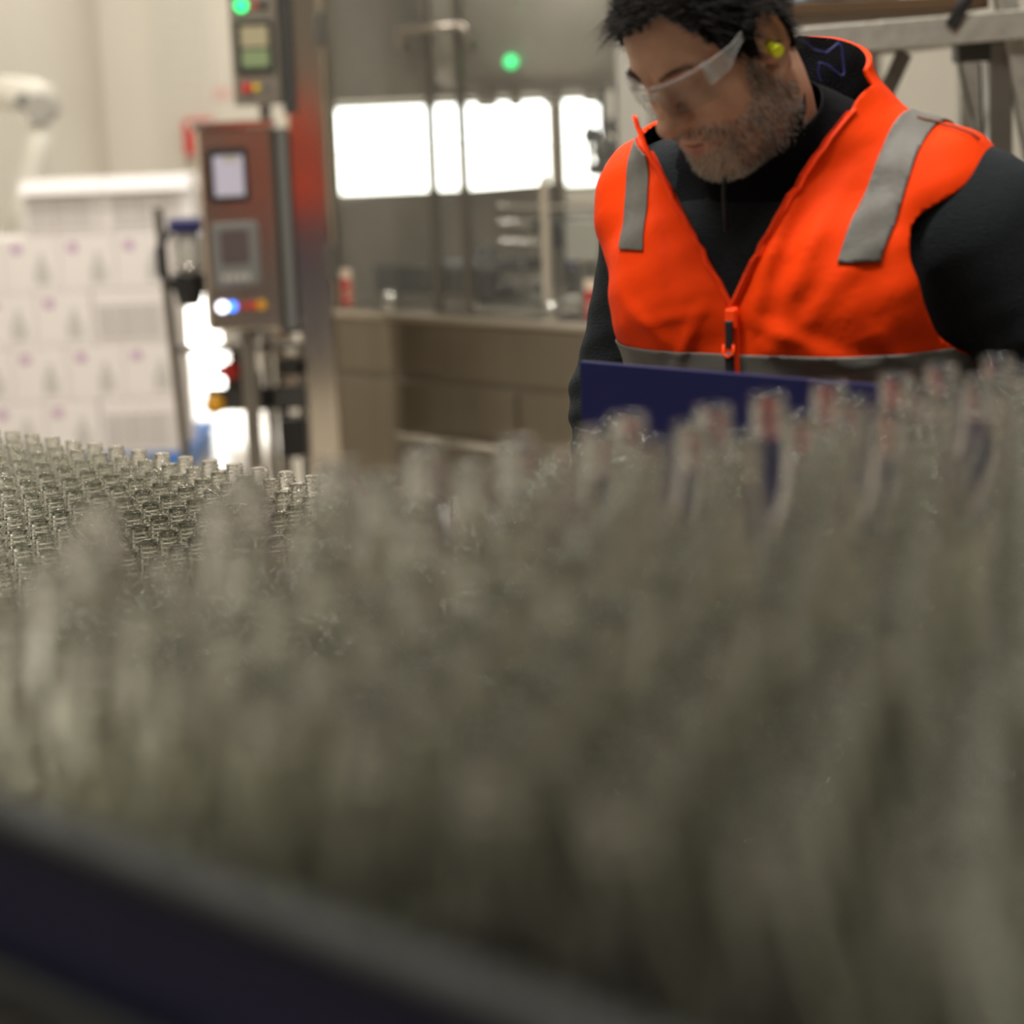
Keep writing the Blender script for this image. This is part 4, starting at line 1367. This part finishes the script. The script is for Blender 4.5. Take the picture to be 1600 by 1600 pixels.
    # ---- beard
    def beardmask(V):
        x, y, z = V.T
        a = np.abs(x)
        topl = np.interp(y, [-.03, .0, .012, .024, .034, .045, .060, .075, .090, .11], [-.075, -.045, -.020, .012, .0, -.030, -.038, -.040, -.034, -.033])
        m = topl - z
        m = np.minimum(m, z + .125 + .3 * np.maximum(0, .05 - y))                   # under the jaw
        m = np.minimum(m, (y + .012 + .15 * (z + .10)) * 1.0)
        lip = 1 - np.hypot(a / .0215, (z + .0600) / .0105)
        lip = np.where(y > .08, lip * .01, -1)
        return np.minimum(m, -lip)
    sel = Th
    Vb = Vh + 0.0
    e1 = Vh[Th[:, 1]] - Vh[Th[:, 0]]; e2 = Vh[Th[:, 2]] - Vh[Th[:, 0]]
    ff = np.cross(e1, e2); nh = np.zeros_like(Vh)
    for k in range(3): np.add.at(nh, Th[:, k], ff)
    nh /= np.linalg.norm(nh, axis=1, keepdims=True) + 1e-9
    bm = beardmask(Vh)
    okm = bm > .0005
    area = np.linalg.norm(ff, axis=1)
    tf = np.where(okm[Th].all(1))[0]
    pr = area[tf] / area[tf].sum()
    n = 7000
    tk = r.choice(tf, n, p=pr)
    u, v = r.random(n), r.random(n)
    fl = u + v > 1; u[fl], v[fl] = 1 - u[fl], 1 - v[fl]
    A_, B_, C_ = Vh[Th[tk, 0]], Vh[Th[tk, 1]], Vh[Th[tk, 2]]
    rt = A_ + (B_ - A_) * u[:, None] + (C_ - A_) * v[:, None]
    nn = nh[Th[tk, 0]]
    down = np.tile(np.array([0, .12, -1.0]), (n, 1)); down[:, 0] = rt[:, 0] * 2
    dd = nn * .55 + down * .75 + r.normal(0, .22, (n, 3))
    edge = np.clip(bm[Th[tk, 0]] / .012, .25, 1)
    ln = r.uniform(.0045, .0095, n) * edge
    wd = r.uniform(.00028, .0006, n)
    chin = (np.abs(rt[:, 0]) < .040) & (rt[:, 1] > .050) & (rt[:, 2] < -.066) | (r.random(n) < .24)
    stach = (rt[:, 2] > -.056) & (np.abs(rt[:, 0]) < .03) & (rt[:, 1] > .08)
    chin &= ~stach
    beard = strands('beard', h2p(rt[~chin]), dd[~chin] @ HMn[:3, :3].T, np.zeros((int((~chin).sum()), 3)), ln[~chin], wd[~chin], M['beard'], person)
    beard['label'] = 'short grey-brown beard'
    strands('grey_beard_hair', h2p(rt[chin]), dd[chin] @ HMn[:3, :3].T, np.zeros((int(chin.sum()), 3)), ln[chin], wd[chin], M['beard_grey'], beard)['kind'] = 'stuff'
    # ---- eyebrows
    for s in (-1, 1):
        n = 170
        t = r.random(n)
        px = s * (.014 + .040 * t)
        pz = .0375 + .0045 * np.sin(t * 2.4) + r.normal(0, .0016, n)
        pts = np.stack([px, np.zeros(n), pz], 1)
        fr = Vh[:, 1] > .045
        idx = np.array([np.argmin(np.hypot(Vh[:, 0] - q[0], Vh[:, 2] - q[2]) + np.where(fr, 0, 9)) for q in pts])
        rt = Vh[idx]
        dd = np.stack([s * (.9 * np.ones(n)), .15 * np.ones(n), .35 - .7 * t], 1) + nh[idx] * .3 + r.normal(0, .15, (n, 3))
        strands('eyebrow', h2p(rt), dd @ HMn[:3, :3].T, np.zeros((n, 3)), r.uniform(.005, .009, n), r.uniform(.0003, .0005, n), M['brow'], person)

build_person()

def glasses():
    t = thing('safety_glasses', 'clear wraparound safety glasses worn by the man', 'glasses', PB, math.pi - PHI)
    def strip(name, phis, zs, rad, th, m, parent):
        vs, fs = [], []
        for ph in phis:
            for k, (zq, dr) in enumerate(zs):
                for rr in (rad + dr, rad + dr - th):
                    vs.append((rr * .92 * math.sin(ph), .012 + rr * 1.08 * math.cos(ph), zq))
        nz = len(zs)
        def id_(i, k, s): return (i * nz + k) * 2 + s
        for i in range(len(phis) - 1):
            for k in range(nz - 1):
                fs.append((id_(i, k, 0), id_(i + 1, k, 0), id_(i + 1, k + 1, 0), id_(i, k + 1, 0)))
                fs.append((id_(i, k, 1), id_(i, k + 1, 1), id_(i + 1, k + 1, 1), id_(i + 1, k, 1)))
            for k in (0, nz - 1):
                fs.append((id_(i, k, 0), id_(i, k, 1), id_(i + 1, k, 1), id_(i + 1, k, 0)) if k == 0 else (id_(i, k, 0), id_(i + 1, k, 0), id_(i + 1, k, 1), id_(i, k, 1)))
        for i in (0, len(phis) - 1):
            for k in range(nz - 1):
                fs.append((id_(i, k, 0), id_(i, k + 1, 0), id_(i, k + 1, 1), id_(i, k, 1)) if i == 0 else (id_(i, k, 0), id_(i, k, 1), id_(i, k + 1, 1), id_(i, k + 1, 0)))
        o = MB().add(vs, fs, 0, True).build(name, m, parent, HM)
        return o
    RAD = .096
    for s in (-1, 1):
        ph = [s * R(a) for a in np.linspace(7, 49, 14)]
        if s < 0: ph = ph[::-1]
        strip('lens', ph, [(-.006, .0), (.004, .002), (.016, .003), (.028, .002), (.036, .0)], RAD, .002, M['lens'], t)
    strip('brow_bar', [R(a) for a in np.linspace(-50, 50, 30)], [(.0345, .001), (.0375, .001)], RAD, .003, M['lens_rim'], t)
    strip('nose_bridge', [R(a) for a in np.linspace(-8, 8, 6)], [(.020, .0025), (.030, .002)], RAD, .003, M['temple'], t)
    for s in (-1, 1):
        a = R(49)
        x0, y0 = s * RAD * .92 * math.sin(a), .012 + RAD * 1.08 * math.cos(a)
        pts = [(x0, y0, .024), (s * .0795, .058, .026), (s * .0825, .040, .030), (s * .085, .010, .036), (s * .085, -.014, .035)]
        hw = [.0125, .011, .0052, .0034, .003]
        vs, fs = [], []
        for (px, py, pz), h in zip(pts, hw):
            for dx, dz in ((0, -h), (s * .003, -h), (s * .003, h), (0, h)):
                vs.append((px + dx, py, pz + dz))
        for i in range(len(pts) - 1):
            for k in range(4):
                q = (i * 4 + k, i * 4 + (k + 1) % 4, i * 4 + 4 + (k + 1) % 4, i * 4 + 4 + k)
                fs.append(q if s > 0 else q[::-1])
        fs += [(0, 1, 2, 3), (16, 19, 18, 17)]
        tm = MB().add(vs, fs).build('temple', M['temple'], t, HM)
        for k in range(3):
            MB().box(x0 - .001, x0 + .004, y0 - .012 + k * .005, y0 - .0095 + k * .005, .010, .038).build('hinge_rib', M['temple'], tm, HM)
glasses()

def ear_plug():
    t = thing('ear_plug', 'yellow foam ear plug on a blue cord in the man\'s ear', 'ear plug', PB, math.pi - PHI)
    a, b = HM @ Vector((-.0825, -.003, -.004)), HM @ Vector((-.1005, .003, -.008))
    MB().cyl(a, b, .0055, .0070, 20).build('foam_tip', M['plug'], t)
    W = [(.325, 2.385, 1.682), (.343, 2.42, 1.678), (.358, 2.435, 1.667), (.372, 2.44, 1.663), (.388, 2.45, 1.674), (.391, 2.45, 1.670), (.394, 2.45, 1.640), (.391, 2.45, 1.637), (.375, 2.45, 1.650), (.366, 2.45, 1.653), (.364, 2.45, 1.642), (.368, 2.45, 1.630)]
    pts = [np.array(a)] + [PL(*q) for q in W]
    fine = []
    for i in range(len(pts) - 1):
        for k in range(4):
            fine.append(pts[i] + (pts[i + 1] - pts[i]) * k / 4)
    fine.append(pts[-1])
    MB().tube(fine, .0009, 6).build('cord', M['cord'], t)
ear_plug()
